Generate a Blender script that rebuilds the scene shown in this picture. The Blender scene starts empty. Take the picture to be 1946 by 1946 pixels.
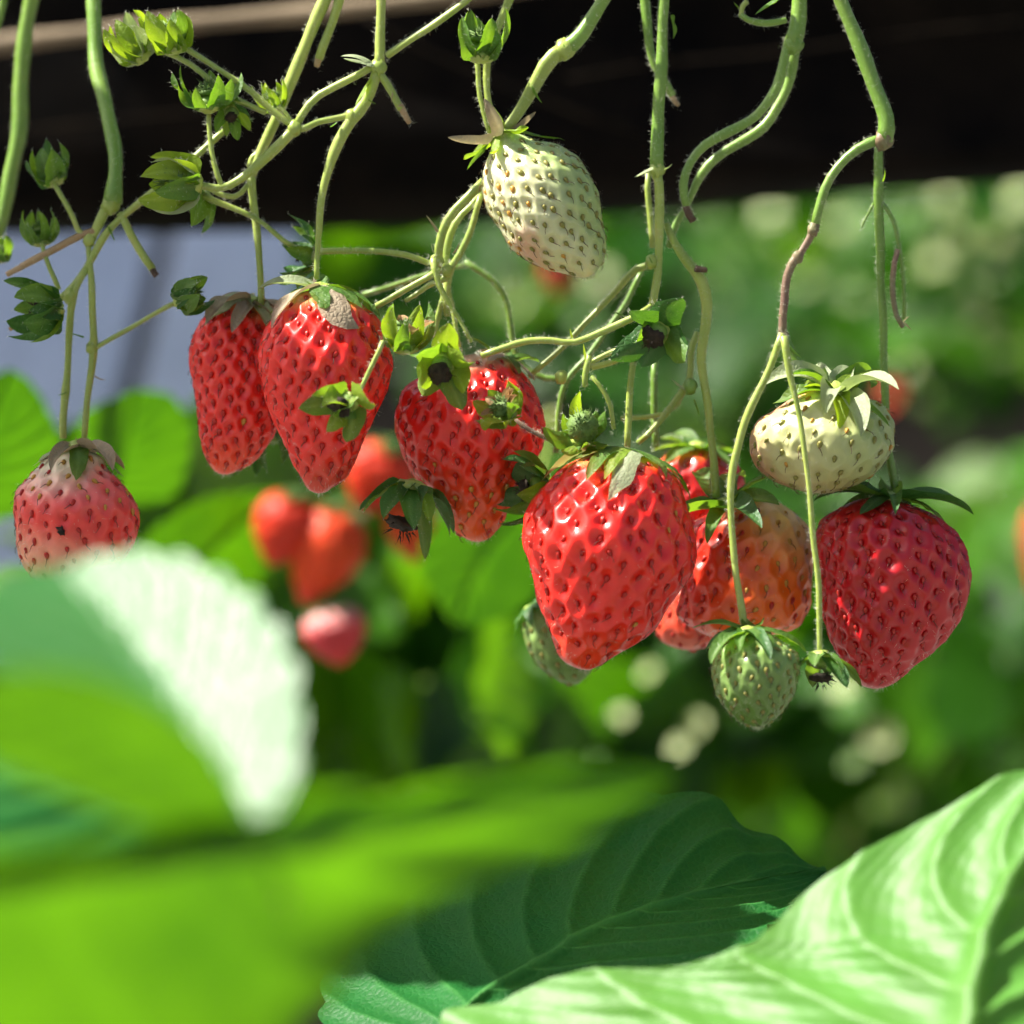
import bpy, math, random
import numpy as np
from mathutils import Matrix, Vector

# ------------------------------------------------------------------ camera, sky, sun, exposure
SC = bpy.context.scene
COL = SC.collection
DIST = 0.75                    # camera to the plane of the berries
WIDE = 0.205                   # width of the view in that plane
KPX = WIDE / 1946.0            # metres per photograph pixel in that plane
CZ = 1.05                      # height of the camera above the ground
cam_d = bpy.data.cameras.new("camera")
cam = bpy.data.objects.new("camera", cam_d)
COL.objects.link(cam)
cam.location = (0, -DIST, CZ)
cam.rotation_euler = (math.radians(90), 0, 0)
cam_d.sensor_width = 24.0
cam_d.sensor_height = 24.0
cam_d.lens = 24.0 * DIST / WIDE
cam_d.clip_start = 0.01
cam_d.clip_end = 500
cam_d.dof.use_dof = True
cam_d.dof.focus_distance = DIST - 0.006
cam_d.dof.aperture_fstop = cam_d.lens / 14.5
cam_d.dof.aperture_blades = 0
SC.camera = cam

SUN = Vector((-0.62, -0.06, 0.78)).normalized()
SUN_EL = math.asin(SUN.z)
SUN_AZ = math.atan2(SUN.x, SUN.y)
world = bpy.data.worlds.new("World")
SC.world = world
world.use_nodes = True
wt = world.node_tree
sky = wt.nodes.new("ShaderNodeTexSky")
sky.sky_type = 'NISHITA'
sky.sun_disc = False
sky.sun_elevation = SUN_EL
sky.sun_rotation = SUN_AZ
sky.air_density = 1.0
sky.dust_density = 3.5
sky.ozone_density = 1.0
wt.links.new(sky.outputs[0], wt.nodes["Background"].inputs[0])
wt.nodes["Background"].inputs[1].default_value = 0.052
sun_d = bpy.data.lights.new("sun", 'SUN')
sun_d.energy = 5.0
sun_d.angle = math.radians(0.5)
sun_d.color = (1.0, 0.95, 0.86)
sun = bpy.data.objects.new("sun", sun_d)
COL.objects.link(sun)
sun.location = SUN * 5 + Vector((0, 0, CZ))
sun.rotation_euler = SUN.to_track_quat('Z', 'Y').to_euler()
SC.view_settings.view_transform = 'Standard'
SC.view_settings.look = 'None'
SC.view_settings.gamma = 1.0
SC.view_settings.use_curve_mapping = False
SC.view_settings.exposure = 1.52
SC.render.engine = 'CYCLES'
SC.cycles.use_denoising = True
SC.cycles.max_bounces = 6
SC.cycles.diffuse_bounces = 3
SC.cycles.glossy_bounces = 2
SC.cycles.transmission_bounces = 3
SC.cycles.sample_clamp_indirect = 6.0
SC.cycles.caustics_reflective = False
SC.cycles.caustics_refractive = False
SC.cycles.use_adaptive_sampling = True
SC.cycles.adaptive_threshold = 0.05
SC.cycles.adaptive_min_samples = 16

RNG = np.random.default_rng(11)
random.seed(5)


def at(px, py, y=0.0):
    """photograph pixel (1946 px frame) seen at depth y behind the berry plane -> world point"""
    s = (DIST + y) / DIST
    return np.array([(px - 973.0) * KPX * s, y, CZ + (973.0 - py) * KPX * s])


def onp(px, py, ref, n, off=0.0):
    """pixel ray met with the plane through ref (px, py, depth) with normal n -> (px, py, depth)"""
    r = at(*ref); c = np.array([0, -DIST, CZ]); d = at(px, py, 0.0) - c
    k = ((r - c) @ np.asarray(n, float)) / (d @ np.asarray(n, float))
    return (px, py, float((c + d * k)[1]) + off)


def ln(px, y=0.0):
    return px * KPX * (DIST + y) / DIST


# ------------------------------------------------------------------ object helpers
def tag(o, label=None, cat=None, group=None, kind=None):
    if label: o["label"] = label
    if cat: o["category"] = cat
    if group: o["group"] = group
    if kind: o["kind"] = kind
    return o


def thing(name, label, cat, loc, group=None):
    o = bpy.data.objects.new(name, None)
    COL.objects.link(o)
    o.location = [float(c) for c in loc]
    o.empty_display_size = 0.01
    return tag(o, label, cat, group)


def origin_of(o):
    p = np.zeros(3)
    while o is not None:
        p = p + np.array(o.location)
        o = o.parent
    return p


def mesh_data(name, V, F, mats, smooth=True, floats=None, cols=None, fmat=None):
    me = bpy.data.meshes.new(name)
    V = np.asarray(V, dtype=np.float32)
    if isinstance(F, np.ndarray):
        nf, k = F.shape
        me.vertices.add(len(V)); me.vertices.foreach_set("co", V.ravel())
        me.loops.add(nf * k); me.loops.foreach_set("vertex_index", F.astype(np.int32).ravel())
        me.polygons.add(nf); me.polygons.foreach_set("loop_start", np.arange(0, nf * k, k, dtype=np.int32))
    else:
        me.from_pydata(V.tolist(), [], F)
    if smooth:
        me.polygons.foreach_set("use_smooth", np.ones(len(me.polygons), dtype=bool))
    if fmat is not None:
        me.polygons.foreach_set("material_index", np.asarray(fmat, dtype=np.int32))
    me.update(calc_edges=True)
    if not isinstance(F, np.ndarray) or F.shape[1] > 2:
        me.validate()
    for k, a in (floats or {}).items():
        at_ = me.attributes.new(k, 'FLOAT', 'POINT'); at_.data.foreach_set("value", np.asarray(a, dtype=np.float32))
    for k, a in (cols or {}).items():
        at_ = me.attributes.new(k, 'FLOAT_COLOR', 'POINT')
        c = np.ones((len(V), 4), dtype=np.float32); c[:, :3] = a
        at_.data.foreach_set("color", c.ravel())
    for m in (mats if isinstance(mats, (list, tuple)) else [mats]):
        me.materials.append(m)
    return me


def mesh(name, V, F, mats, parent=None, **kw):
    """V in world coordinates; the object sits on its parent's origin (or its own centre)"""
    V = np.asarray(V, dtype=np.float64)
    base = origin_of(parent) if parent is not None else np.array([V[:, 0].mean(), V[:, 1].mean(), V[:, 2].min()])
    o = bpy.data.objects.new(name, mesh_data(name, V - base, F, mats, **kw))
    COL.objects.link(o)
    if parent is not None:
        o.parent = parent
    else:
        o.location = base
    return o


def copy_at(src, name, parent, M):
    o = bpy.data.objects.new(name, src)
    COL.objects.link(o)
    o.parent = parent
    o.matrix_basis = M
    return o


def nrm(v):
    v = np.asarray(v, dtype=np.float64)
    return v / (np.linalg.norm(v, axis=-1, keepdims=True) + 1e-12)


def spline(P, n):
    """Catmull-Rom through the points, n samples evenly by length"""
    P = np.asarray(P, dtype=np.float64)
    if len(P) == 2:
        t = np.linspace(0, 1, n)[:, None]
        return P[0] * (1 - t) + P[1] * t
    Q = np.vstack([2 * P[0] - P[1], P, 2 * P[-1] - P[-2]])
    out = []
    for i in range(1, len(Q) - 2):
        t = np.linspace(0, 1, 24, endpoint=False)[:, None]
        a, b, c, d = Q[i - 1], Q[i], Q[i + 1], Q[i + 2]
        out.append(.5 * ((2 * b) + (c - a) * t + (2 * a - 5 * b + 4 * c - d) * t ** 2 + (-a + 3 * b - 3 * c + d) * t ** 3))
    out = np.vstack(out + [P[-1:]])
    L = np.concatenate([[0], np.cumsum(np.linalg.norm(np.diff(out[:, :3], axis=0), axis=1))])
    q = np.linspace(0, L[-1], n)
    return np.stack([np.interp(q, L, out[:, k]) for k in range(out.shape[1])], 1)


def grid_faces(nu, nv, wrap=False, off=0):
    i = np.arange(nu - 1)[:, None]
    j = np.arange(nv if wrap else nv - 1)[None, :]
    j2 = (j + 1) % nv
    a = i * nv + j; b = i * nv + j2; c = (i + 1) * nv + j2; d = (i + 1) * nv + j
    return np.stack([a, b, c, d], -1).reshape(-1, 4) + off


# ------------------------------------------------------------------ materials
def new_mat(name):
    m = bpy.data.materials.new(name)
    m.use_nodes = True
    nt = m.node_tree
    return m, nt, nt.nodes["Principled BSDF"], nt.nodes["Material Output"]


def N(nt, kind, **kw):
    n = nt.nodes.new(kind)
    for k, v in kw.items():
        setattr(n, k, v)
    return n


def mixc(nt, a, b, fac, mode='MIX'):
    n = N(nt, "ShaderNodeMix", data_type='RGBA', blend_type=mode)
    for sock, v in ((n.inputs[0], fac), (n.inputs[6], a), (n.inputs[7], b)):
        if hasattr(v, "node"): nt.links.new(v, sock)
        elif isinstance(v, (int, float)): sock.default_value = v
        else: sock.default_value = (*v, 1.0)
    return n.outputs[2]


def noise(nt, scale, detail=3.0, rough=.5, coord="Object"):
    tc = N(nt, "ShaderNodeTexCoord")
    n = N(nt, "ShaderNodeTexNoise")
    n.inputs["Scale"].default_value = scale
    n.inputs["Detail"].default_value = detail
    n.inputs["Roughness"].default_value = rough
    nt.links.new(tc.outputs[coord], n.inputs["Vector"])
    return n.outputs["Fac"]


def ramp(nt, fac, stops):
    r = N(nt, "ShaderNodeValToRGB")
    e = r.color_ramp.elements
    while len(e) < len(stops): e.new(0.5)
    for q, (p, c) in zip(e, stops):
        q.position = p; q.color = (*c, 1.0)
    nt.links.new(fac, r.inputs[0])
    return r.outputs[0]


def bump(nt, h, strength, dist, bsdf):
    b = N(nt, "ShaderNodeBump")
    b.inputs["Strength"].default_value = strength
    b.inputs["Distance"].default_value = dist
    nt.links.new(h, b.inputs["Height"])
    nt.links.new(b.outputs[0], bsdf.inputs["Normal"])
    return b


def leaf_mat(name, base, veinc, trans, tw=.45, rough=.38, spec=.5, cell=420, bstr=.35, coat=0.0, nscale=60, net=.45):
    """thin leaf: glossy top, light shines through; 'vein' attribute marks the paler veins"""
    m, nt, p, out = new_mat(name)
    at_ = N(nt, "ShaderNodeAttribute", attribute_name="vein")
    n1 = noise(nt, nscale, 4, .6)
    var = ramp(nt, n1, [(.25, tuple(c * .72 for c in base)), (.75, tuple(min(1, c * 1.3) for c in base))])
    tc = N(nt, "ShaderNodeTexCoord")
    vo = N(nt, "ShaderNodeTexVoronoi", feature='DISTANCE_TO_EDGE')
    vo.inputs["Scale"].default_value = cell
    nt.links.new(tc.outputs["Object"], vo.inputs["Vector"])
    fine = N(nt, "ShaderNodeMapRange")           # net of the finest veins
    for k_, v_ in ((1, 0.0), (2, .07), (3, net), (4, 0.0)): fine.inputs[k_].default_value = v_
    nt.links.new(vo.outputs["Distance"], fine.inputs[0])
    var = mixc(nt, var, veinc, fine.outputs[0])
    colr = mixc(nt, var, veinc, at_.outputs["Fac"])
    nt.links.new(colr, p.inputs["Base Color"])
    p.inputs["Roughness"].default_value = rough
    p.inputs["Specular IOR Level"].default_value = spec
    if coat:
        p.inputs["Coat Weight"].default_value = coat
        p.inputs["Coat Roughness"].default_value = .25
    mr = N(nt, "ShaderNodeMapRange"); mr.inputs[1].default_value = 0; mr.inputs[2].default_value = .25
    nt.links.new(vo.outputs["Distance"], mr.inputs[0])
    n2 = noise(nt, 1800, 2, .6)
    ad = N(nt, "ShaderNodeMath", operation='MULTIPLY_ADD')
    nt.links.new(n2, ad.inputs[0]); ad.inputs[1].default_value = .5
    nt.links.new(mr.outputs[0], ad.inputs[2])
    bump(nt, ad.outputs[0], bstr, .0004, p)
    tr = N(nt, "ShaderNodeBsdfTranslucent")
    tcol = mixc(nt, trans, tuple(min(1, c * 1.25) for c in trans), at_.outputs["Fac"])
    dk = N(nt, "ShaderNodeMapRange"); dk.inputs[1].default_value = .35; dk.inputs[2].default_value = .68
    nt.links.new(n1, dk.inputs[0])
    tcol = mixc(nt, tcol, (trans[0] * .34, trans[1] * .45, trans[2] * .4), dk.outputs[0])
    nt.links.new(tcol, tr.inputs["Color"])
    mx = N(nt, "ShaderNodeMixShader")
    mx.inputs[0].default_value = tw
    nt.links.new(p.outputs[0], mx.inputs[1]); nt.links.new(tr.outputs[0], mx.inputs[2])
    nt.links.new(mx.outputs[0], out.inputs["Surface"])
    return m


def plain_mat(name, stops, scale, rough=.6, bstr=.3, bdist=.0005, spec=.4, bscale=None, sss=0.0):
    m, nt, p, out = new_mat(name)
    n1 = noise(nt, scale, 5, .6)
    nt.links.new(ramp(nt, n1, stops), p.inputs["Base Color"])
    p.inputs["Roughness"].default_value = rough
    p.inputs["Specular IOR Level"].default_value = spec
    if sss:
        p.inputs["Subsurface Weight"].default_value = sss
        p.inputs["Subsurface Radius"].default_value = (.6, 1.0, .25)
        p.inputs["Subsurface Scale"].default_value = .0012
    bump(nt, noise(nt, bscale or scale * 4, 4, .6), bstr, bdist, p)
    return m


def flesh_mat(name, rough=.42, coat=.6, coatr=.15, sss=.35, bstr=.05, radius=(1.0, .24, .16), scale=.0022):
    m, nt, p, out = new_mat(name)
    at_ = N(nt, "ShaderNodeAttribute", attribute_name="pigment")
    n1 = noise(nt, 260, 4, .6)
    var = ramp(nt, n1, [(.3, (.86, .86, .86)), (.7, (1.0, 1.0, 1.0))])
    nt.links.new(mixc(nt, at_.outputs["Color"], var, 1.0, 'MULTIPLY'), p.inputs["Base Color"])
    p.inputs["Roughness"].default_value = rough
    p.inputs["Subsurface Weight"].default_value = sss
    p.inputs["Subsurface Radius"].default_value = radius
    p.inputs["Subsurface Scale"].default_value = scale
    p.inputs["Coat Weight"].default_value = coat
    p.inputs["Coat Roughness"].default_value = coatr
    p.inputs["Coat IOR"].default_value = 1.5
    p.inputs["Specular IOR Level"].default_value = .3
    bump(nt, noise(nt, 900, 4, .65), bstr, .0006, p)
    return m


M_FLESH = flesh_mat("ripe_flesh")
M_UNRIPE = flesh_mat("unripe_flesh", rough=.45, coat=.35, coatr=.22, sss=.45, radius=(.9, 1.0, .45), scale=.002)
M_SEED = plain_mat("seed_red", [(.3, (.34, .012, .010)), (.7, (.50, .03, .018))], 500, rough=.3, bstr=.1)
M_SEEDY = plain_mat("seed_yellow", [(.3, (.42, .2, .03)), (.7, (.6, .34, .06))], 500, rough=.35, bstr=.1)
M_SEEDG = plain_mat("seed_green", [(.3, (.16, .17, .035)), (.7, (.3, .26, .06))], 500, rough=.35, bstr=.1)
M_STYLE = plain_mat("dry_style", [(.3, (.03, .014, .008)), (.7, (.09, .035, .015))], 900, rough=.6)
M_STEM = plain_mat("stem_green", [(.2, (.19, .29, .035)), (.62, (.36, .44, .09)), (.82, (.38, .33, .13))], 90, rough=.36, bstr=.2, bscale=700, spec=.6)
M_STEMD = plain_mat("stem_deep_green", [(.25, (.11, .23, .025)), (.75, (.20, .33, .05))], 90, rough=.36, bstr=.2, bscale=700, spec=.6)
M_STEMB = plain_mat("stem_brownish", [(.3, (.17, .2, .07)), (.55, (.2, .13, .08)), (.75, (.14, .07, .06))], 110, rough=.5, bstr=.35, bscale=700)
M_STUB = plain_mat("dry_stub", [(.25, (.3, .19, .09)), (.75, (.5, .36, .2))], 140, rough=.75, bstr=.4, bscale=600)
M_TIP = plain_mat("cut_end_dark", [(.3, (.05, .03, .02)), (.7, (.14, .08, .05))], 500, rough=.8)
M_CUP = plain_mat("calyx_cup", [(.3, (.11, .21, .03)), (.7, (.2, .31, .06))], 160, rough=.5, bstr=.2, bscale=900)
M_HAIR = plain_mat("plant_hair", [(.3, (.6, .62, .45)), (.7, (.8, .8, .66))], 300, rough=.4)
M_CORE = plain_mat("dry_core", [(.3, (.01, .008, .005)), (.7, (.05, .032, .018))], 700, rough=.85, bstr=.8, bscale=1500)
M_COREG = plain_mat("green_core", [(.3, (.06, .13, .02)), (.7, (.14, .22, .04))], 700, rough=.6, bstr=.5, bscale=1500)
M_PETAL = leaf_mat("dry_petal", (.5, .3, .16), (.6, .4, .25), (.6, .35, .15), tw=.4, rough=.7, spec=.2, cell=900)
SEP = {  # all but withered differ mostly by light and shade put into the colour
    'g': leaf_mat("sepal_green", (.09, .20, .03), (.18, .3, .08), (.32, .54, .02), tw=.45, rough=.5, cell=900, bstr=.3, nscale=120, net=.12),
    'y': leaf_mat("sepal_green_backlit", (.22, .33, .03), (.34, .44, .1), (.48, .66, .02), tw=.52, rough=.5, cell=900, bstr=.3, nscale=120, net=.12),
    'd': leaf_mat("sepal_green_shaded", (.04, .13, .025), (.1, .2, .06), (.14, .32, .015), tw=.35, rough=.5, cell=900, bstr=.3, nscale=120, net=.12),
    'p': leaf_mat("sepal_silvery", (.34, .4, .22), (.45, .5, .32), (.45, .55, .15), tw=.35, rough=.55, cell=1100, bstr=.25, nscale=120, net=.05),
    'b': leaf_mat("sepal_withered", (.36, .29, .19), (.46, .38, .26), (.4, .32, .16), tw=.3, rough=.65, cell=900, bstr=.35, nscale=200, net=.1),
}
# ------------------------------------------------------------------ builders
def frames(C):
    T = nrm(np.gradient(C, axis=0))
    n = np.cross(T[0], [0.31, 1, 0.17]); n = n / np.linalg.norm(n)
    Ns = []
    for t in T:
        n = n - t * np.dot(n, t); n = n / np.linalg.norm(n)
        Ns.append(n)
    Ns = np.array(Ns)
    return T, Ns, np.cross(T, Ns)


def tube_arrays(C, R, ns=10, ridge=0.0, seed=0):
    r = np.random.default_rng(seed)
    T, A, B = frames(C)
    th = np.linspace(0, 2 * np.pi, ns, endpoint=False)
    k = len(C)
    rr = R[:, None] * (1 + ridge * np.cos(2 * th + 1.3)[None, :]) * (1 + .018 * r.standard_normal((k, 1)))
    V = C[:, None, :] + rr[:, :, None] * (np.cos(th)[None, :, None] * A[:, None, :] + np.sin(th)[None, :, None] * B[:, None, :])
    V = V.reshape(-1, 3)
    F = [tuple(f) for f in grid_faces(k, ns, True)]
    V = np.vstack([V, C[0] - T[0] * R[0] * .3, C[-1] + T[-1] * R[-1] * .3])
    a, b = k * ns, k * ns + 1
    for j in range(ns):
        F.append((a, (j + 1) % ns, j)); F.append((b, (k - 1) * ns + j, (k - 1) * ns + (j + 1) % ns))
    return V, F


def path(pts, y):
    return np.array([at(p[0], p[1], p[2] if len(p) > 2 else y) for p in pts])


def tube(name, pts, w, parent, mat, y=0.0, ns=10, step=.0022, hair=None, seed=0, bulge=(), ridge=.05, world=False, node=1.12):
    """pts: photo pixels (with optional own depth); w: width in px at the start and end (or a list)"""
    P = np.asarray(pts) if world else path(pts, y)
    L = np.linalg.norm(np.diff(P, axis=0), axis=1).sum()
    n = max(6, int(L / step))
    C = spline(P, n)
    w = list(w) if isinstance(w, (list, tuple)) else [w, w]
    R = np.interp(np.linspace(0, 1, n), np.linspace(0, 1, len(w)), w) * KPX * .5 * (1 if world else (DIST + y) / DIST)
    t = np.linspace(0, 1, n)
    for (tb, amt, wid) in bulge:
        R = R * (1 + amt * np.exp(-((t - tb) / wid) ** 2))
    wob = np.random.default_rng(seed + 77)
    ph = wob.uniform(0, 6.28, 4)
    s = t * L
    R = R * .86 * (1 + .06 * np.sin(s * 150 + ph[1]) + .05 * np.sin(s * 420 + ph[2]))
    C = C + .00014 * np.stack([np.sin(s * 190 + ph[0]) + .6 * np.sin(s * 410 + ph[1]), np.sin(s * 170 + ph[2]), .5 * np.sin(s * 230 + ph[3])], 1) * np.minimum(1, np.minimum(t, 1 - t) * 12)[:, None]
    V, F = tube_arrays(C, R, ns, ridge, seed)
    o = mesh(name, V, F, mat, parent)
    if hair is not None:
        hair.append((C, R, L))
    return o


def hairs(parent, paths, per_m=9000, length=.0009, seed=0, r=.00002):
    """downy hairs along the stems of one truss, one joined part"""
    g = np.random.default_rng(seed)
    VV, FF, k = [], [], 0
    for C, R, L in paths:
        n = int(L * per_m * 1.7)
        if n < 1: continue
        T, A, B = frames(C)
        i = g.integers(0, len(C), n)
        th = g.uniform(0, 2 * np.pi, n)
        o = np.cos(th)[:, None] * A[i] + np.sin(th)[:, None] * B[i]
        p = C[i] + o * (R[i] * .97)[:, None] + T[i] * g.uniform(-.001, .001, (n, 1))
        d = nrm(o + .45 * g.standard_normal((n, 3)))
        ln_ = length * g.uniform(.5, 1.3, (n, 1))
        e1 = nrm(np.cross(d, [.3, .5, .8])); e2 = np.cross(d, e1)
        base = [p + r * e1, p + r * (-.5 * e1 + .87 * e2), p + r * (-.5 * e1 - .87 * e2), p + d * ln_]
        VV.append(np.stack(base, 1).reshape(-1, 3))
        q = k + 4 * np.arange(n)[:, None]
        FF.append(np.concatenate([q + [0, 1, 3], q + [1, 2, 3], q + [2, 0, 3]]))
        k += 4 * n
    if VV:
        o = mesh("hair", np.vstack(VV), np.vstack(FF), M_HAIR, parent, smooth=False)
        o["kind"] = "stuff"


# --- seeds: a few meshes shared by every seed of the scene
def seed_mesh(name, mat, style, k):
    g = np.random.default_rng(k)
    nu, nv = 5, 6
    V = [(0, -.95, .05)]
    for i in range(1, nu):
        a = np.pi * i / nu
        yy = -np.cos(a); rr = np.sin(a) * (1 - .28 * yy)
        for j in range(nv):
            b = 2 * np.pi * j / nv
            V.append((rr * .62 * np.cos(b), yy * .95, rr * .46 * np.sin(b)))
    V.append((0, 1.05, .02))
    V = np.array(V)
    F, fm = [], []
    for j in range(nv):
        F.append((0, 1 + (j + 1) % nv, 1 + j))
        F.append((len(V) - 1, 1 + (nu - 2) * nv + j, 1 + (nu - 2) * nv + (j + 1) % nv))
    for i in range(nu - 2):
        for j in range(nv):
            a = 1 + i * nv + j; b = 1 + i * nv + (j + 1) % nv
            F.append((a, b, b + nv, a + nv))
    fm = [0] * len(F)
    V = V * .001
    if style:
        d = np.array([g.uniform(-.5, .5), .75, .75]); d = d / np.linalg.norm(d)
        P = [np.array([0, .0006, .0002])]
        for q in range(4):
            P.append(P[-1] + d * .00055)
            d = nrm(d + np.array([g.uniform(-.45, .45), .18, -.3]))
        v2, f2 = tube_arrays(np.array(P), np.linspace(.00011, .00008, 5), 3, 0, k)
        F += [tuple(int(x) + len(V) for x in f) for f in f2]
        fm += [1] * len(f2)
        V = np.vstack([V, v2])
    return mesh_data(name, V, F, [mat, M_STYLE], fmat=fm)


SEEDS = {}
for key, mt in (('r', M_SEED), ('y', M_SEEDY), ('g', M_SEEDG)):
    SEEDS[key] = [seed_mesh("seed", mt, i > 0, 40 + i) for i in range(6)]


def pchip2(t, k, w2):
    return np.interp(t, k, w2)


def berry_shape(top, bot, left, right, y, depth=.92, lean=0.0, nu=120, nv=220):
    top = np.array(top, float); bot = np.array(bot, float)
    ax = bot - top; L = np.linalg.norm(ax); a = ax / L
    lat = np.array([a[1], -a[0]])
    u = np.linspace(0, 1, nu)
    t = (1 - np.cos(np.pi * u)) / 2
    w = []
    for pts, sg in ((left, -1), (right, 1)):
        q = np.array(pts, float) - top
        tt = q @ a / L; of = np.maximum(.02 * L, sg * (q @ lat))
        ok = (tt > .015) & (tt < .985)
        o = np.argsort(tt[ok])
        kt = np.concatenate([[0], tt[ok][o], [1]]); kw = np.concatenate([[0], of[ok][o] ** 2, [0]])
        tf = np.linspace(0, 1, 401)
        w2 = np.interp(tf, kt, kw)
        ker = np.hanning(41); ker /= ker.sum()
        pad = np.concatenate([-w2[1:21][::-1], w2, -w2[-21:-1][::-1]])
        w2 = np.maximum(np.convolve(pad, ker, 'valid'), 0)
        w.append(np.sqrt(np.interp(t, tf, w2)))
    wl, wr = w
    half = (wl + wr) / 2; sh = (wr - wl) / 2
    th = np.linspace(0, 2 * np.pi, nv, endpoint=False)
    c, s = np.cos(th), np.sin(th)
    X = top[0] + a[0] * L * t[:, None] + lat[0] * (sh[:, None] + half[:, None] * c)
    Y = top[1] + a[1] * L * t[:, None] + lat[1] * (sh[:, None] + half[:, None] * c)
    sc = KPX * (DIST + y) / DIST
    P = np.stack([(X - 973) * sc, y - half[:, None] * depth * s * sc + lean * (t[:, None] - .5) * L * sc, CZ + (973 - Y) * sc], -1)
    a3 = nrm(np.array([a[0], lean, -a[1]]))
    return P, t, th, a3, L * sc


def grid_normals(P):
    du = np.gradient(P, axis=0)
    dv = np.roll(P, -1, 1) - np.roll(P, 1, 1)
    n = np.cross(du, dv)
    n = nrm(n)
    n[0] = n[1].mean(0); n[-1] = n[-2].mean(0)
    cen = P.mean((0, 1))
    if np.sum((P - cen) * n) < 0: n = -n
    return nrm(n)


def berry(label, top, bot, left, right, y, seeds=160, pig=None, seed_key='r', alt=None, alt_p=0.0, pit=.0011, lump=.00045,
          depth=.92, lean=0.0, res=(130, 240), mat=None, name="strawberry", cat="strawberry", group=None, sd=1, fuzz=0, seed_scale=1.0, calyx=None):
    g = np.random.default_rng(sd)
    P, t, th, a3, L = berry_shape(top, bot, left, right, y, depth, lean, *res)
    nu, nv = res
    Nn = grid_normals(P)
    root = thing(name, label, cat, P[0].mean(0), group)
    # lumps of the whole fruit
    ph = g.uniform(0, 6.28, (5, 3)); fr = g.uniform(120, 300, (5, 3)) * g.choice([-1, 1], (5, 3))
    lum = sum(np.sin((P * fr[i]).sum(-1) + ph[i, 0]) for i in range(5)) / 5
    env = np.sin(np.pi * np.clip(t, .02, .98))[:, None] ** .5
    D = lump * lum * env
    F1 = None
    S = []
    if seeds:
        ring = np.linalg.norm(np.diff(np.concatenate([P, P[:, :1]], 1), axis=1), axis=-1).sum(1)
        ds = np.concatenate([[0], np.linalg.norm(np.diff(P.mean(1), axis=0), axis=-1)])
        ds = np.maximum(ds, np.concatenate([[0], np.linalg.norm(np.diff(P, axis=0), axis=-1).mean(1)]))
        A = np.cumsum(ring * ds)
        area = A[-1]
        sp = math.sqrt(area / seeds) * 1.05
        fr_ = (np.arange(seeds) + .5) / seeds
        fr_ = .035 + .955 * fr_
        ui = np.interp(fr_ * area, A, np.arange(nu))
        ang = np.arange(seeds) * 2.399963 + g.uniform(0, 6.28) + g.normal(0, .045, seeds)
        ui = np.clip(ui + g.normal(0, .4, seeds), 1, nu - 2)
        vi = (ang % (2 * np.pi)) / (2 * np.pi) * nv
        i0 = ui.astype(int); j0 = vi.astype(int) % nv; j1 = (j0 + 1) % nv
        fu = (ui - i0)[:, None]; fv = (vi - vi.astype(int))[:, None]
        SP = (P[i0, j0] * (1 - fu) + P[i0 + 1, j0] * fu) * (1 - fv) + (P[i0, j1] * (1 - fu) + P[i0 + 1, j1] * fu) * fv
        SN = nrm(Nn[i0, j0])
        ST = nrm(a3 - SN * (SN @ a3)[:, None])
        flat = P.reshape(-1, 3)
        f1 = np.empty(len(flat)); f2 = np.empty(len(flat)); i1 = np.empty(len(flat), int)
        st_dot = (SP * ST).sum(1)
        for c in range(0, len(flat), 6000):
            q = flat[c:c + 6000]
            d2 = ((q[:, None, :] - SP[None]) ** 2).sum(-1)
            al = q @ ST.T - st_dot[None]
            d2 = d2 - .42 * al * al
            part = np.partition(d2, 1, axis=1)
            f1[c:c + 6000] = part[:, 0]; f2[c:c + 6000] = part[:, 1]; i1[c:c + 6000] = np.argmin(d2, 1)
        f1 = np.sqrt(np.maximum(f1, 0)) / sp; f2 = np.sqrt(np.maximum(f2, 0)) / sp
        pw = g.uniform(.78, 1.15, seeds)
        hollow = np.exp(-(f1 / .325) ** 2.3) * pw[i1]
        net = np.exp(-((f2 - f1) / .16) ** 2)
        endw = np.interp(t, [0, .04, .12, .85, 1], [0, .35, 1, .85, .35])
        D = D + (pit * (-hollow + .05 * net)).reshape(nu, nv) * endw[:, None] + pit * .35
        for k in range(seeds):
            if SN[k, 1] > .45: continue            # the far side stays bare
            S.append((SP[k], SN[k], ST[k], i0[k], j0[k], endw[i0[k]] * pw[k]))
    V = P + Nn * D[..., None]
    colr = pig(t[:, None] + 0 * th[None], np.cos(th)[None] + 0 * t[:, None], lum, g)
    # skin
    flatV = V.reshape(-1, 3)
    mesh("flesh", flatV, grid_faces(nu, nv, True)[:, ::-1].copy(), mat or M_FLESH, root, cols={"pigment": np.clip(colr, 0, 1).reshape(-1, 3)})
    base = np.array(root.location)
    for (p, n, tt, i, j, pw) in S:
        key = seed_key
        if alt and g.random() < (alt_p(t[i], np.cos(th[j])) if callable(alt_p) else alt_p): key = alt
        me = SEEDS[key][g.integers(0, 6)]
        n = nrm(n + .12 * g.standard_normal(3)); y_ = nrm(tt - n * (tt @ n))
        ca, sa = math.cos(ra := g.normal(0, .25)), math.sin(ra)
        x_ = np.cross(y_, n); x2 = x_ * ca + y_ * sa; y2 = y_ * ca - x_ * sa
        s_ = seed_scale * g.uniform(.64, .88)
        loc = V[i, j] * 0 + p + n * (D[i, j] * 0 + pit * .35 - pit * .84 * pw + lump * lum[i, j] * env[i, 0] + .0001) - base
        Mx = Matrix(((x2[0] * s_, y2[0] * s_, n[0] * s_, loc[0]), (x2[1] * s_, y2[1] * s_, n[1] * s_, loc[1]), (x2[2] * s_, y2[2] * s_, n[2] * s_, loc[2]), (0, 0, 0, 1)))
        copy_at(me, "seed", root, Mx)
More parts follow.
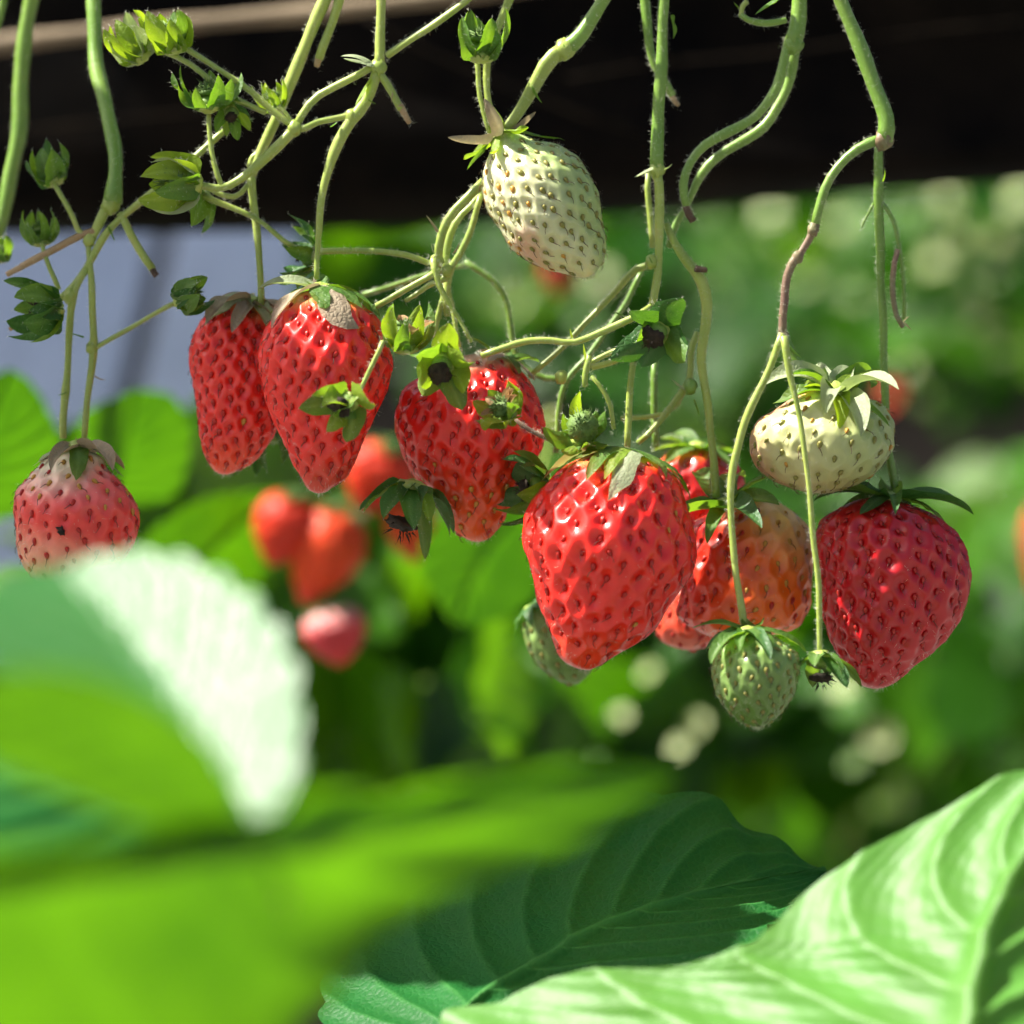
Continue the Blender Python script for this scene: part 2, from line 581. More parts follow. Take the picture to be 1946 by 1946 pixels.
    if fuzz:
        k = g.integers(0, nu * nv, fuzz * 2)
        k = k[(Nn.reshape(-1, 3)[k][:, 1] < .5)][:fuzz]
        p = flatV[k]; d = nrm(Nn.reshape(-1, 3)[k] + .4 * g.standard_normal((len(k), 3)) + a3 * .3)
        e1 = nrm(np.cross(d, [.3, .5, .8])); e2 = np.cross(d, e1); r = .000022
        hl = .0011 * g.uniform(.5, 1.3, (len(k), 1))
        W = np.stack([p + r * e1, p + r * (-.5 * e1 + .87 * e2), p + r * (-.5 * e1 - .87 * e2), p + d * hl], 1).reshape(-1, 3)
        q = 4 * np.arange(len(k))[:, None]
        o = mesh("hair", W, np.concatenate([q + [0, 1, 3], q + [1, 2, 3], q + [2, 0, 3]]), M_HAIR, root, smooth=False)
        o["kind"] = "stuff"
    if calyx:
        global COLLIDE
        COLLIDE = (V[::3, ::5].reshape(-1, 3), Nn[::3, ::5].reshape(-1, 3))
        for cx in (calyx if isinstance(calyx, list) else [calyx]):
            c = dict(cx)
            org = at(*c.pop("at"), y + c.pop("dy", 0.0))
            make_calyx(root, org, c.pop("axis"), y=y, **c)
        COLLIDE = None
    return root


COLLIDE = None


def sepal(parent, org, rad, up, length, width, el, curl, cup, mat, g, name="sepal", twist=0.0, r0=.0):
    ns, nvv = 12, 7
    s = np.linspace(0, 1, ns)
    e = el + curl * s ** 1.3
    dx, dz = np.cos(e), np.sin(e)
    h = length / (ns - 1)
    cx = np.concatenate([[0], np.cumsum((dx[1:] + dx[:-1]) / 2) * h]) + r0
    cz = np.concatenate([[0], np.cumsum((dz[1:] + dz[:-1]) / 2) * h])
    side = np.cross(up, rad)
    prof = np.maximum(.42 * (1 - s * 3), 0) + 1.75 * np.sqrt(s) * np.maximum(1 - s, 0) ** .72 * (1 - .12 * s)
    prof[-1] = .03
    v = np.linspace(-1, 1, nvv)
    bend = g.normal(0, .12) * length
    wave = .2 * g.standard_normal()
    V = []
    ph = g.uniform(0, 6.28)
    for i in range(ns):
        w = width * .5 * prof[i]
        nr = -np.sin(e[i]) * rad + np.cos(e[i]) * up
        tw = twist * s[i]
        sd = side * math.cos(tw) + nr * math.sin(tw)
        n2 = nr * math.cos(tw) - side * math.sin(tw)
        c = org + rad * cx[i] + up * cz[i] + side * bend * s[i] ** 2
        for vv in v:
            edge = 1 + .05 * math.sin(13 * s[i] + ph + 2 * vv)
            V.append(c + sd * (w * vv * edge) + n2 * (cup * w * (vv * vv - .2) - .05 * w * math.exp(-(vv / .18) ** 2) + wave * w * math.sin(6 * s[i] + ph) * vv))
    V = np.array(V)
    if COLLIDE is not None:                      # lie on the fruit instead of sinking into it
        cp, cn_ = COLLIDE
        i_ = np.argmin(((V[:, None] - cp[None]) ** 2).sum(-1), 1)
        dd = ((V - cp[i_]) * cn_[i_]).sum(1)
        lim = .0008 + .0006 * np.repeat(s, nvv)
        V = V + cn_[i_] * np.maximum(lim - dd, 0)[:, None]
    vein = np.array([[math.exp(-(vv / .12) ** 2) * .8 + .35 * math.exp(-((abs(vv) - .5) / .1) ** 2) for vv in v] for _ in s]).ravel()
    return mesh(name, np.array(V), grid_faces(ns, nvv), mat, parent, floats={"vein": vein})


def make_calyx(parent, org, axis, n=10, size=80, width=None, el=10, curl=-40, kind='g', y=0.0, cup=.5, r0=5, jit=14, sd=3, hub=True, arc=None, inner=.8, kinds=None, lens=None):
    """ring of sepals round 'axis' (x, up, toward camera); sizes in px"""
    g = np.random.default_rng(sd)
    up = nrm(np.array([axis[0], -axis[2], axis[1]], float))
    e1 = nrm(np.cross(up, [0.02, 1, 0.1])); e2 = np.cross(up, e1)
    k = KPX * (DIST + y) / DIST
    off = g.uniform(0, 6.28)
    for i in range(n):
        ph = off + 2 * np.pi * i / n + g.normal(0, .13)
        if arc is not None:
            ph = math.radians(arc[0] + (arc[1] - arc[0]) * (i + .5) / n)
        rad = nrm(np.cos(ph) * e1 + np.sin(ph) * e2)
        alt = i % 2
        le = size * k * (inner if alt else 1.0) * g.uniform(.82, 1.15)
        if lens: le *= lens[i % len(lens)]
        wd = (width or size * .48) * k * (.8 if alt else 1.0) * g.uniform(.85, 1.12)
        kd = kinds[i % len(kinds)] if kinds else kind
        sepal(parent, org + up * (-.0003 * alt), rad, up, le, wd, math.radians(el + g.normal(0, jit) - 8 * alt), math.radians(curl + g.normal(0, jit * 1.0)), cup * g.uniform(.5, 1.4), SEP[kd], g, twist=g.normal(0, .25), r0=r0 * k)
    if hub:
        blob(parent, "receptacle", org + up * .0002, up, r0 * 1.7 * k, r0 * .9 * k, M_STEM, sd, .1)


def blob(parent, name, c, up, r, h, mat, sd, rough=.15, spikes=0, rows=10, cols_=16):
    g = np.random.default_rng(sd)
    up = nrm(up); e1 = nrm(np.cross(up, [.2, 1, .3])); e2 = np.cross(up, e1)
    V = []
    for i in range(rows):
        a = math.pi * i / (rows - 1)
        for j in range(cols_):
            b = 2 * math.pi * j / cols_
            k = 1 + rough * g.standard_normal() * (0 < i < rows - 1)
            V.append(c + (e1 * math.cos(b) + e2 * math.sin(b)) * r * math.sin(a) * k + up * h * math.cos(a) * k)
    V = np.array(V); F = [tuple(f) for f in grid_faces(rows, cols_, True)]
    for q in range(spikes):
        d = nrm(e1 * g.normal() + e2 * g.normal() + up * abs(g.normal()) * 1.2)
        p = c + d * r * .8
        s1 = nrm(np.cross(d, [.5, .2, .7])); s2 = np.cross(d, s1); w = r * .07; le = r * g.uniform(.35, .75)
        k = len(V)
        tip = p + d * le + g.standard_normal(3) * r * .12
        V = np.vstack([V, p + s1 * w, p - s1 * w * .5 + s2 * w, p - s1 * w * .5 - s2 * w, tip, tip + s1 * w * 1.4, tip + s2 * w * 1.4])
        F += [(k, k + 1, k + 3), (k + 1, k + 2, k + 3), (k + 2, k, k + 3), (k + 3, k + 4, k + 5)]
    return mesh(name, V, F, mat, parent)


def bud(label, base, axis, size, y=0.0, n=9, el=20, curl=78, kind='g', width=None, core='dark', core_r=.26, core_h=None, sd=1, jit=7, petals=0, r0=None, cup=-.35, kinds=None, name="flower_calyx", group="empty calyxes and buds on the fruit stems", inner=.85, core_up=.16, base_cup=.24):
    """a calyx without fruit: cup of sepals round a dried (or fresh green) core"""
    org = at(base[0], base[1], y)
    size *= .9; el += 4
    root = thing(name, label, "calyx", org, group)
    make_calyx(root, org, axis, n=n, size=size, width=(width or size * .52) * 1.15, el=el, curl=curl, kind=kind, y=y, cup=cup, r0=r0 or size * (.05 + base_cup * .45), jit=jit, sd=sd, kinds=kinds, inner=inner)
    up = nrm(np.array([axis[0], -axis[2], axis[1]], float))
    k = KPX * (DIST + y) / DIST
    if base_cup:                                  # the fused green cup under the sepals
        blob(root, "cup", org + up * size * base_cup * .55 * k, up, size * base_cup * k, size * base_cup * .8 * k, M_CUP, sd + 2, .04, rows=9, cols_=16)
    if core:
        r = size * core_r * (.85 if core == 'dark' else 1) * k
        blob(root, "core", org + up * size * (core_up + base_cup * .9) * k, up, r, core_h * k if core_h else r * .4, M_CORE if core == 'dark' else M_COREG, sd + 5, .22 if core == 'dark' else .1, spikes=16 if core == 'dark' else 90, rows=9, cols_=14)
    g = np.random.default_rng(sd + 9)
    e1 = nrm(np.cross(up, [.1, 1, .1])); e2 = np.cross(up, e1)
    for i in range(petals):
        ph = g.uniform(0, 6.28)
        sepal(root, org + up * size * .2 * k, nrm(np.cos(ph) * e1 + np.sin(ph) * e2), up, size * .6 * k, size * .4 * k, math.radians(60), math.radians(-50), .9, M_PETAL, g, name="petal", r0=size * .15 * k)
    # down on the outside of the sepals
    pts = []
    for ch in root.children:
        if ch.name.startswith(("sepal", "cup")):
            a_ = np.empty(len(ch.data.vertices) * 3, dtype=np.float32); ch.data.vertices.foreach_get("co", a_)
            pts.append(a_.reshape(-1, 3))
    pts = np.vstack(pts) + org
    pts = pts[g.integers(0, len(pts), 330)]
    cen = org + up * size * .3 * k
    d = nrm(nrm(pts - cen) + .45 * g.standard_normal((len(pts), 3)))
    e1 = nrm(np.cross(d, [.3, .5, .8])); e2 = np.cross(d, e1); r = .00002
    hl = .0008 * g.uniform(.5, 1.3, (len(pts), 1))
    W = np.stack([pts + r * e1, pts + r * (-.5 * e1 + .87 * e2), pts + r * (-.5 * e1 - .87 * e2), pts + d * hl], 1).reshape(-1, 3)
    q = 4 * np.arange(len(pts))[:, None]
    mesh("hair", W, np.concatenate([q + [0, 1, 3], q + [1, 2, 3], q + [2, 0, 3]]), M_HAIR, root, smooth=False)["kind"] = "stuff"
    return root


# --- leaves
def leaf_sheet(M, L, R, nu=110, nv=34, pleat=.0012, nveins=9, slope=.28, teeth=14, tooth=.05, bulge=.0, sd=1, vein_w=.07, ruff=.0, close=(True, True)):
    """leaf blade between midrib M and the two margins L, R (world points): pleated between side veins, toothed margin"""
    g = np.random.default_rng(sd)
    M = spline(M, nu); L = spline(L, nu); R = spline(R, nu)
    u = np.linspace(0, 1, nu)
    side = []
    ph = g.uniform(0, 6.28, 3)
    for E, sg in ((L, -1), (R, 1)):
        v = np.linspace(0, 1, nv)
        saw = (u * teeth + (.25 if sg > 0 else .6)) % 1.0
        saw = np.where(saw < .72, np.sin(np.pi * .5 * saw / .72), np.cos(np.pi * .5 * (saw - .72) / .28)) - .6
        saw = saw * np.clip(u * 6, 0, 1) * np.clip((1 - u) * 20, 0, 1)
        veff = v[None, :] * (1 + tooth * saw[:, None] * v[None, :] ** 8)
        P = M[:, None] + (E - M)[:, None] * veff[..., None]
        side.append((P, v, sg))
    out, vein = [], []
    for P, v, sg in side:
        du = np.gradient(P, axis=0); dv = np.gradient(P, axis=1)
        n = nrm(np.cross(du, dv)) * (1 if sg > 0 else -1)
        n[~np.isfinite(n).all(-1)] = 0
        phase = (u[:, None] - slope * v[None, :] ** .85) * nveins + (.4 if sg > 0 else 0)
        fr = np.abs(phase - np.round(phase))            # 0 on a vein, .5 between
        env = np.clip(v, 0, 1)[None, :] ** .35 * np.clip(1.15 - v, 0, 1)[None, :] ** .3 * np.clip(np.sin(np.pi * np.clip(u, .02, .98)), 0, 1)[:, None] ** .4
        h = pleat * (np.sin(np.pi * np.clip(fr, 0, .5)) ** .8) * env
        # small cross veins
        h2 = .07 * pleat * np.sin(phase * 2 * np.pi * 4 + 3 * v[None]) * np.sin(v[None] * 38 + ph[0]) * env
        h = h - pleat * .55 * np.exp(-(v[None] / .05) ** 2) + bulge * np.sin(np.pi * v[None]) * np.sin(np.pi * u)[:, None] + h2
        h = h + ruff * np.sin(u[:, None] * 23 + ph[1] + sg) * v[None] ** 3
        out.append(P + n * h[..., None])
        vein.append(np.clip(np.exp(-(fr / vein_w) ** 2) * np.clip(1.1 - v[None], 0, 1) ** .5 + np.exp(-(v[None] / .035) ** 2) + 0 * u[:, None], 0, 1))
    A, B = out
    W = np.concatenate([A[:, ::-1], B[:, 1:]], 1)
    ve = np.concatenate([vein[0][:, ::-1], vein[1][:, 1:]], 1)
    return W.reshape(-1, 3), grid_faces(nu, 2 * nv - 1), ve.ravel()


def generic_leaflet(sd, nu=34, nv=11):
    """one leaflet of unit length along +Y, face +Z"""
    g = np.random.default_rng(sd)
    t = np.linspace(0, 1, 9)
    prof = .47 * np.sin(np.pi * t ** .82) ** .62 * (1 + .08 * g.standard_normal())
    bend = g.uniform(-.32, -.02); fold = g.uniform(.05, .3); tw = g.normal(0, .1)
    z = bend * t ** 2
    M = np.stack([g.normal(0, .02) * t, t, z], 1)
    L = np.stack([-prof, t * .96 + .02, z + fold * prof + tw * prof], 1)
    R = np.stack([prof, t * .96 + .02, z + fold * prof - tw * prof], 1)
    L[0] = R[0] = M[0]; L[-1] = R[-1] = M[-1]
    return leaf_sheet(M, L, R, nu, nv, pleat=.028, nveins=7, teeth=9, tooth=.1, sd=sd, ruff=.02)


def face_matrix(pos, tip, normal, size):
    y_ = nrm(tip); n = np.asarray(normal, float); n = nrm(n - y_ * (n @ y_)); x_ = np.cross(y_, n)
    return Matrix(((x_[0] * size, y_[0] * size, n[0] * size, pos[0]), (x_[1] * size, y_[1] * size, n[1] * size, pos[1]), (x_[2] * size, y_[2] * size, n[2] * size, pos[2]), (0, 0, 0, 1)))
# ------------------------------------------------------------------ the setting
M_SOIL = plain_mat("ground_cover", [(.3, (.13, .125, .115)), (.7, (.22, .21, .19))], 14, rough=.9, bstr=.8, bdist=.02)
M_FILM = plain_mat("black_film", [(.35, (.001, .001, .001)), (.7, (.009, .0065, .0045))], 30, rough=.7, bstr=.4, bdist=.004, bscale=25, spec=.05)
M_CANE = plain_mat("cane", [(.3, (.11, .08, .045)), (.7, (.24, .18, .11))], 40, rough=.7, bstr=.3)
M_TWIG = plain_mat("dry_runner", [(.3, (.002, .0015, .001)), (.7, (.010, .007, .004))], 60, rough=.9, bstr=.3, spec=.05)
M_PANEL = plain_mat("pale_film", [(.3, (.21, .27, .42)), (.7, (.29, .35, .50))], 5, rough=.4, bstr=.25, bdist=.01, bscale=9)
M_SLOT = plain_mat("panel_seam", [(.3, (.02, .022, .03)), (.7, (.05, .05, .06))], 20, rough=.7)
M_GAPWALL = plain_mat("gap_wall_dark", [(.3, (.010, .007, .005)), (.7, (.035, .024, .015))], 9, rough=.8, bstr=.5, bdist=.004)  # darkened so that gaps in the foliage look shaded


def box_arrays(x0, x1, y0, y1, z0, z1):
    V = np.array([(x, y, z) for x in (x0, x1) for y in (y0, y1) for z in (z0, z1)], float)
    F = [(0, 1, 3, 2), (4, 6, 7, 5), (0, 4, 5, 1), (2, 3, 7, 6), (0, 2, 6, 4), (1, 5, 7, 3)]
    return V, F


g_ = 300.0
o = mesh("ground", [(-g_, -g_, 0), (g_, -g_, 0), (g_, g_, 0), (-g_, g_, 0)], [(0, 1, 2, 3)], M_SOIL)
o["kind"] = "structure"

# planter trough hung with black film above and behind the fruit
PY = .30
pl = thing("planter", "long planter trough wrapped in black film above the berries", "planter", (0, PY, CZ + .085))
nx, nz = 160, 18
X = np.linspace(-1.6, 1.6, nx)
low0, low1 = at(0, 362, PY)[2], at(1946, 268, PY)[2]
tilt = (low1 - low0) / (at(1946, 0, PY)[0] - at(0, 0, PY)[0])
zc = at(973, 312, PY)[2]
V = []
r_ = np.random.default_rng(8)
ph = r_.uniform(0, 6.28, 8)
sec = []                                         # section of the trough: front face, rounded bottom, back
for q in np.linspace(0, 1, nz):
    if q < .45: sec.append((-.0 - .004 * math.sin(q * 7), .165 * (1 - q / .45)))
    elif q < .7: a = (q - .45) / .25 * math.pi / 2; sec.append((.03 * (1 - math.cos(a)), -.012 * math.sin(a)))
    else: sec.append((.03 + (q - .7) / .3 * .07, -.012 + (q - .7) / .3 * .05))
for x in X:
    for k, (dy, dz) in enumerate(sec):
        wr = .007 * math.sin(60 * dz + 9 * x + ph[0]) + .005 * math.sin(23 * x + 90 * dz + ph[1]) + .0015 * math.sin(71 * x + ph[2] + 40 * dz)
        V.append((x, PY + dy - wr * (k < 13), zc + tilt * x + dz + .003 * math.sin(13 * x + ph[3]) * (k > 6)))
mesh("film_wrap", V, grid_faces(nx, nz), M_FILM, pl)
V2, F2 = box_arrays(-1.6, 1.6, PY + .02, PY + .10, 0, .05)
V2[:, 2] += zc + .1 + tilt * V2[:, 0]
mesh("trough", V2, F2, M_FILM, pl)

cn = thing("cane", "tan cane laid across the black planter at the top left", "cane", at(0, 85, .22))
tube("pole", [(-500, 165, .24), (0, 84, .235), (330, 48, .235), (660, 16, .235), (1100, -40, .235)], (38, 40, 38), cn, M_CANE, y=.235, ns=14, step=.01)
for k, (lab, pts, w) in enumerate([
        ("faint brown dry runner slanting down across the black planter behind the buds", [(690, 30, .28), (790, 90, .28), (930, 150, .28), (1090, 215, .28), (1240, 262, .285)], 12),
        ("thin dry runner lying level along the black planter at upper right", [(1080, 150, .28), (1250, 122, .28), (1500, 98, .28), (1740, 62, .28), (1960, 40, .28)], 11),
        ("dim dry runner low on the black planter at the left", [(-60, 262, .285), (200, 232, .285), (470, 205, .285), (760, 190, .285)], 10)]):
    q = thing("dry_runner", lab, "runner", at(*pts[0]), "dry runners on the planter")
    tube("runner_stem", pts, w, q, M_TWIG, y=.28, ns=8, step=.008)

# pale film panels of the next bench at the left
def slab(name, pts, y, th, mat, label):
    t_ = thing(name, label, "panel", at(pts[0][0], pts[-1][1], y), "pale panels behind the left berries")
    n = len(pts)
    pn = nrm(np.array([0, -1.0, .04]))
    V = [at(*onp(p[0], p[1], (300, 600, y), pn)) for p in pts]
    V = V + [q - pn * th for q in V]
    F = [tuple(range(n))[::-1], tuple(range(n, 2 * n))] + [(i, (i + 1) % n, n + (i + 1) % n, n + i) for i in range(n)]
    mesh("panel_face", V, F, mat, t_, smooth=False)
    return t_


slab("pale_panel", [(-900, 200), (345, 200), (300, 420), (168, 960), (100, 1250), (-900, 1250)], .85, .02, M_PANEL, "bluish grey film panel left of the dark seam")
slab("pale_panel", [(382, 200), (590, 200), (560, 560), (540, 1250), (150, 1250), (215, 960), (340, 420)], .85, .02, M_PANEL, "bluish grey film panel between the dark seam and the red berries")
slab("dark_backing", [(-900, 150), (575, 150), (530, 1250), (-900, 1250)], .93, .02, M_SLOT, "dark backing board showing as a seam between the grey panels")

# added dark board wall, stands in for the unlit gaps between the leaves
tw = thing("gap_wall", "added dark wall standing in for the unlit gaps far behind the foliage", "wall", (0, 3.3, 0))
tw["kind"] = "thing"
for k in range(9):
    z0 = .02 + k * .2
    V, F = box_arrays(-4, 4, 3.3 + .006 * (k % 2), 3.34, z0, z0 + .192)
    mesh("board", V, F, M_GAPWALL, tw, smooth=False)

# ------------------------------------------------------------------ plants behind the fruit
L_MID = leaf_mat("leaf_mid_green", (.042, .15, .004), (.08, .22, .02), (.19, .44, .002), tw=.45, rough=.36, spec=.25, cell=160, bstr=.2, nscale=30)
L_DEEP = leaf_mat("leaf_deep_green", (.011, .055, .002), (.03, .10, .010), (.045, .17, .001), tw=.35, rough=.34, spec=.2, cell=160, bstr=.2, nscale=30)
L_LIGHT = leaf_mat("leaf_light_green", (.09, .21, .015), (.16, .3, .05), (.32, .55, .006), tw=.45, rough=.34, spec=.6, cell=160, bstr=.2, nscale=30)
LEAVES = {}
L_DISC = leaf_mat("leaf_glint_disc", (.34, .42, .12), (.40, .48, .18), (.44, .58, .08), tw=.3, rough=.34, spec=.75, cell=160, bstr=.2, nscale=30)  # pale tint paints the bright bokeh discs of sun glints
for key, m in (('m', L_MID), ('d', L_DEEP), ('l', L_LIGHT), ('p', L_DISC)):
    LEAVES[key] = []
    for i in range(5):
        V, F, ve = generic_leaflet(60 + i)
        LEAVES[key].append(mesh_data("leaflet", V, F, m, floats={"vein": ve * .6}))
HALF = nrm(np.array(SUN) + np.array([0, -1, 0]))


def plant(label, cx, cy, y, rx, ry, n, size, keys, sd, glint=.4, back=.3, dy=.12, group="leafy plants behind the berries", lift=.0, discs=()):
    """leafy plant: stalks (parts) each carrying three leaflets (sub-parts)"""
    g = np.random.default_rng(sd)
    base = at(cx, cy + ry * 1.25, y)
    root = thing("strawberry_plant", label, "plant", base, group)
    for i in range(n):
        a = g.uniform(0, 6.28); rr = math.sqrt(g.uniform(0.02, 1))
        pos = at(cx + rx * rr * math.cos(a), cy + ry * rr * math.sin(a) - lift, y + g.uniform(-dy, dy))
        mid = (base + pos) / 2 + np.array([g.normal(0, .02), g.normal(0, .02), .03])
        C = spline([base + np.array([g.normal(0, .01), g.normal(0, .01), 0]), mid, pos], 12)
        Vt, Ft = tube_arrays(C, np.linspace(.0016, .0011, 12), 6, 0, i)
        st = mesh("leaf_stalk", Vt, Ft, M_STEMD, root)
        u = g.random()
        if u < glint: nb = HALF + .38 * g.standard_normal(3)
        elif u < glint + back: nb = np.array([.66, -.7, -.2]) + .3 * g.standard_normal(3)
        else: nb = np.array([-.1, -.45, .75]) + .45 * g.standard_normal(3)
        nb = nrm(nb)
        t0 = nrm(np.cross(nb, g.standard_normal(3)))
        for j, da in enumerate((0, 1.75, -1.75)):
            tip = t0 * math.cos(da) + np.cross(nb, t0) * math.sin(da)
            s = size * g.uniform(.75, 1.15) * (1.0 if j == 0 else .9)
            copy_at(LEAVES[keys[g.integers(0, len(keys))]][g.integers(0, 5)], "leaflet", st, face_matrix(pos - base, tip, nrm(nb + .25 * g.standard_normal(3)), s))
    for (px, py, sp, key) in discs:              # pale leaflets added as stand-ins for blurred discs of sun glint
        pos = at(px, py, y - dy - .02)
        nb = nrm(HALF + .05 * g.standard_normal(3)); tip = nrm(np.cross(nb, g.standard_normal(3)))
        C = spline([base, (base + pos) / 2 + np.array([0, .01, .02]), pos], 10)
        Vt, Ft = tube_arrays(C, np.linspace(.0014, .0009, 10), 6, 0, 3)
        st = mesh("leaf_stalk", Vt, Ft, M_STEMD, root)
        copy_at(LEAVES[key][g.integers(0, 5)], "disc_leaflet", st, face_matrix(pos - base - tip * ln(sp, y) * .5, tip, nb, ln(sp, y)))
    return root


plant("bright sunlit plant in the blurred right background under the planter", 1480, 470, 2.0, 260, 120, 15, .055, 'dmd', 1, .25, .15, .3, discs=[(1463, 398, 42, 'p'), (1595, 420, 40, 'p'), (1406, 473, 34, 'l'), (1529, 525, 42, 'p'), (1480, 455, 27, 'p'), (1345, 400, 28, 'l'), (1372, 560, 26, 'l'), (1455, 610, 30, 'l'), (1560, 480, 34, 'l'), (1620, 560, 30, 'p'), (1500, 660, 26, 'l'), (1585, 352, 34, 'l'), (1680, 470, 34, 'l')])
plant("yellow green blurred plant right of the twin hanging stalks", 1800, 560, 1.7, 150, 170, 15, .055, 'mdd', 2, .25, .25, .25, discs=[(1774, 495, 52, 'p'), (1800, 372, 40, 'p'), (1862, 608, 40, 'p'), (1842, 540, 34, 'p'), (1905, 660, 37, 'p'), (1700, 560, 30, 'l'), (1740, 400, 40, 'l'), (1765, 640, 34, 'l'), (1890, 520, 36, 'l'), (1725, 700, 28, 'p'), (1830, 450, 36, 'p')])
plant("pale blurred leaves at the upper right edge", 1960, 400, 1.5, 110, 90, 10, .05, 'd', 3, .3, .1, .15, discs=[(1935, 375, 54, 'p'), (1900, 450, 34, 'p')])
plant("dark green blurred plant behind the hanging white berry", 1010, 540, 1.9, 240, 150, 15, .06, 'dmd', 4, .2, .25, .3, discs=[(972, 570, 40, 'p'), (1140, 525, 44, 'p'), (1100, 400, 31, 'p'), (880, 440, 34, 'p')])
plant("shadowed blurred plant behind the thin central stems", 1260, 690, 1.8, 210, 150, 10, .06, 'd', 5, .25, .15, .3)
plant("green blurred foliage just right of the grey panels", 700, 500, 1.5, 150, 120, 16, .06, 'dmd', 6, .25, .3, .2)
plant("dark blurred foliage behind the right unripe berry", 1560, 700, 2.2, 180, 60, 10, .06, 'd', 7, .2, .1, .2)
plant("light green blurred plant beyond the rightmost red berry", 1920, 1060, 1.1, 110, 130, 14, .055, 'mml', 8, .5, .15, .2)
plant("dense green plant filling the blurred lower right", 1730, 1330, .9, 260, 170, 26, .055, 'mdd', 9, .25, .35, .2, discs=[(1672, 1400, 54, 'p'), (1620, 1450, 40, 'l'), (1600, 1300, 47, 'p')])
plant("dense green plant filling the blurred lower centre", 1250, 1380, .8, 260, 150, 26, .052, 'mdd', 10, .25, .3, .2, discs=[(1322, 1376, 43, 'p'), (1180, 1359, 34, 'p'), (1233, 1275, 34, 'p'), (1290, 1420, 34, 'p')])
plant("green plant behind the blurred red berries", 800, 1180, .75, 270, 190, 30, .055, 'mmd', 11, .2, .45, .2)
plant("green plant behind the left pale topped berry", 330, 1080, .50, 240, 130, 20, .05, 'mml', 12, .2, .6, .1)
plant("deep green foliage below the berries at middle left", 760, 1420, .55, 230, 120, 18, .05, 'mmd', 13, .2, .45, .15)
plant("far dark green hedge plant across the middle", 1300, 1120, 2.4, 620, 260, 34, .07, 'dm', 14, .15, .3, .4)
plant("far green plant filling the lower background", 1350, 1560, 1.5, 640, 300, 60, .07, 'dmm', 15, .25, .35, .3)
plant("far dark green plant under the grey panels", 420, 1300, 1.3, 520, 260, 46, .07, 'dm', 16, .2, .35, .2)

plant("leafy plant continuing the bed past the right edge, level with the berries", 2330, 620, 1.8, 300, 260, 30, .06, 'dmd', 17, .3, .25, .3)
plant("leafy plant continuing the bed past the lower right corner", 2280, 1300, 1.0, 240, 260, 26, .055, 'mdd', 18, .25, .35, .2)


# single leaves of the near plants, each placed by its blade
def blade(label, M, L, R, mat, name="strawberry_leaf", group=None, stalk=None, **kw):
    root = thing(name, label, "leaf", at(*M[0]), group)
    V, F, ve = leaf_sheet([at(*p) for p in M], [at(*p) for p in L], [at(*p) for p in R], **kw)
    mesh("leaf_blade", V, F, mat, root, floats={"vein": ve})
    if stalk:
        tube("leaf_stalk", [M[0]] + stalk, (14, 18), root, M_STEM, y=M[0][2])
    return root


B_ROUND = leaf_mat("leaf_backlit", (.04, .15, .006), (.05, .17, .01), (.12, .35, .002), tw=.55, rough=.4, spec=.3, cell=200, bstr=.15, nscale=25)
NBK = nrm(np.array([.60, -.78, -.12]))


def glow(label, ref, M, L, R, stalk, **kw):
    """leaf standing across the sun, lit from behind"""
    f = lambda P: [onp(p[0], p[1], ref, NBK, p[2] if len(p) > 2 else 0.0) for p in P]
    return blade(label, f(M), f(L), f(R), B_ROUND, nu=60, nv=18, teeth=9, tooth=.05, stalk=f(stalk), **kw)


glow("round glowing green leaf beside the left pale topped berry", (250, 850, .25), [(215, 960), (240, 860), (262, 740)], [(215, 960), (140, 905), (160, 790), (262, 738)], [(215, 960), (330, 945), (365, 830), (330, 755), (262, 740)], [(235, 1050), (250, 1200)], pleat=.001)
glow("blurred green leaf cut off by the left edge above the pale topped berry", (0, 850, .22), [(-80, 1010), (-40, 880), (20, 700)], [(-80, 1010), (-140, 900), (-80, 760), (20, 698)], [(-80, 1010), (70, 960), (115, 850), (70, 740), (20, 700)], [(-90, 1150)], pleat=.001)
glow("green blurred leaf spreading right of the pale topped berry", (400, 1050, .29), [(300, 1180), (400, 1050), (540, 930)], [(300, 1180), (250, 1060), (380, 950), (540, 928)], [(300, 1180), (450, 1180), (545, 1080), (560, 1000), (540, 930)], [(290, 1350)], pleat=.0013)
glow("green blurred leaf hanging under the tapering red berry", (920, 1060, .27), [(1000, 960), (920, 1060), (860, 1190)], [(1000, 960), (1070, 1040), (990, 1160), (860, 1192)], [(1000, 960), (880, 960), (800, 1060), (860, 1190)], [(1030, 880), (1050, 780)], pleat=.0013)
glow("soft green leaf filling the gap between the hazy berries and the front leaves", (760, 1330, .55), [(560, 1480), (700, 1370), (900, 1260)], [(560, 1480), (560, 1340), (700, 1250), (900, 1258)], [(560, 1480), (740, 1500), (880, 1400), (900, 1260)], [(520, 1600)], pleat=.0013)
glow("bright green leaf below the largest strawberry", (1120, 1330, .6), [(960, 1400), (1080, 1340), (1250, 1260)], [(960, 1400), (1000, 1300), (1120, 1250), (1250, 1258)], [(960, 1400), (1090, 1430), (1220, 1360), (1250, 1260)], [(900, 1520)], pleat=.0013)
glow("yellow green leaf under the farthest right strawberry", (1820, 1330, 1.0), [(1640, 1500), (1780, 1380), (1960, 1240)], [(1640, 1500), (1650, 1370), (1790, 1260), (1960, 1238)], [(1640, 1500), (1820, 1500), (1960, 1380), (1960, 1240)], [(1600, 1620)], pleat=.0013)
glow("broad blurred leaf above the tip of the big yellow green one", (1080, 1420, .72), [(860, 1500), (1050, 1430), (1290, 1370)], [(860, 1500), (920, 1390), (1100, 1330), (1290, 1368)], [(860, 1500), (1060, 1530), (1240, 1470), (1290, 1370)], [(780, 1620)], pleat=.0013)
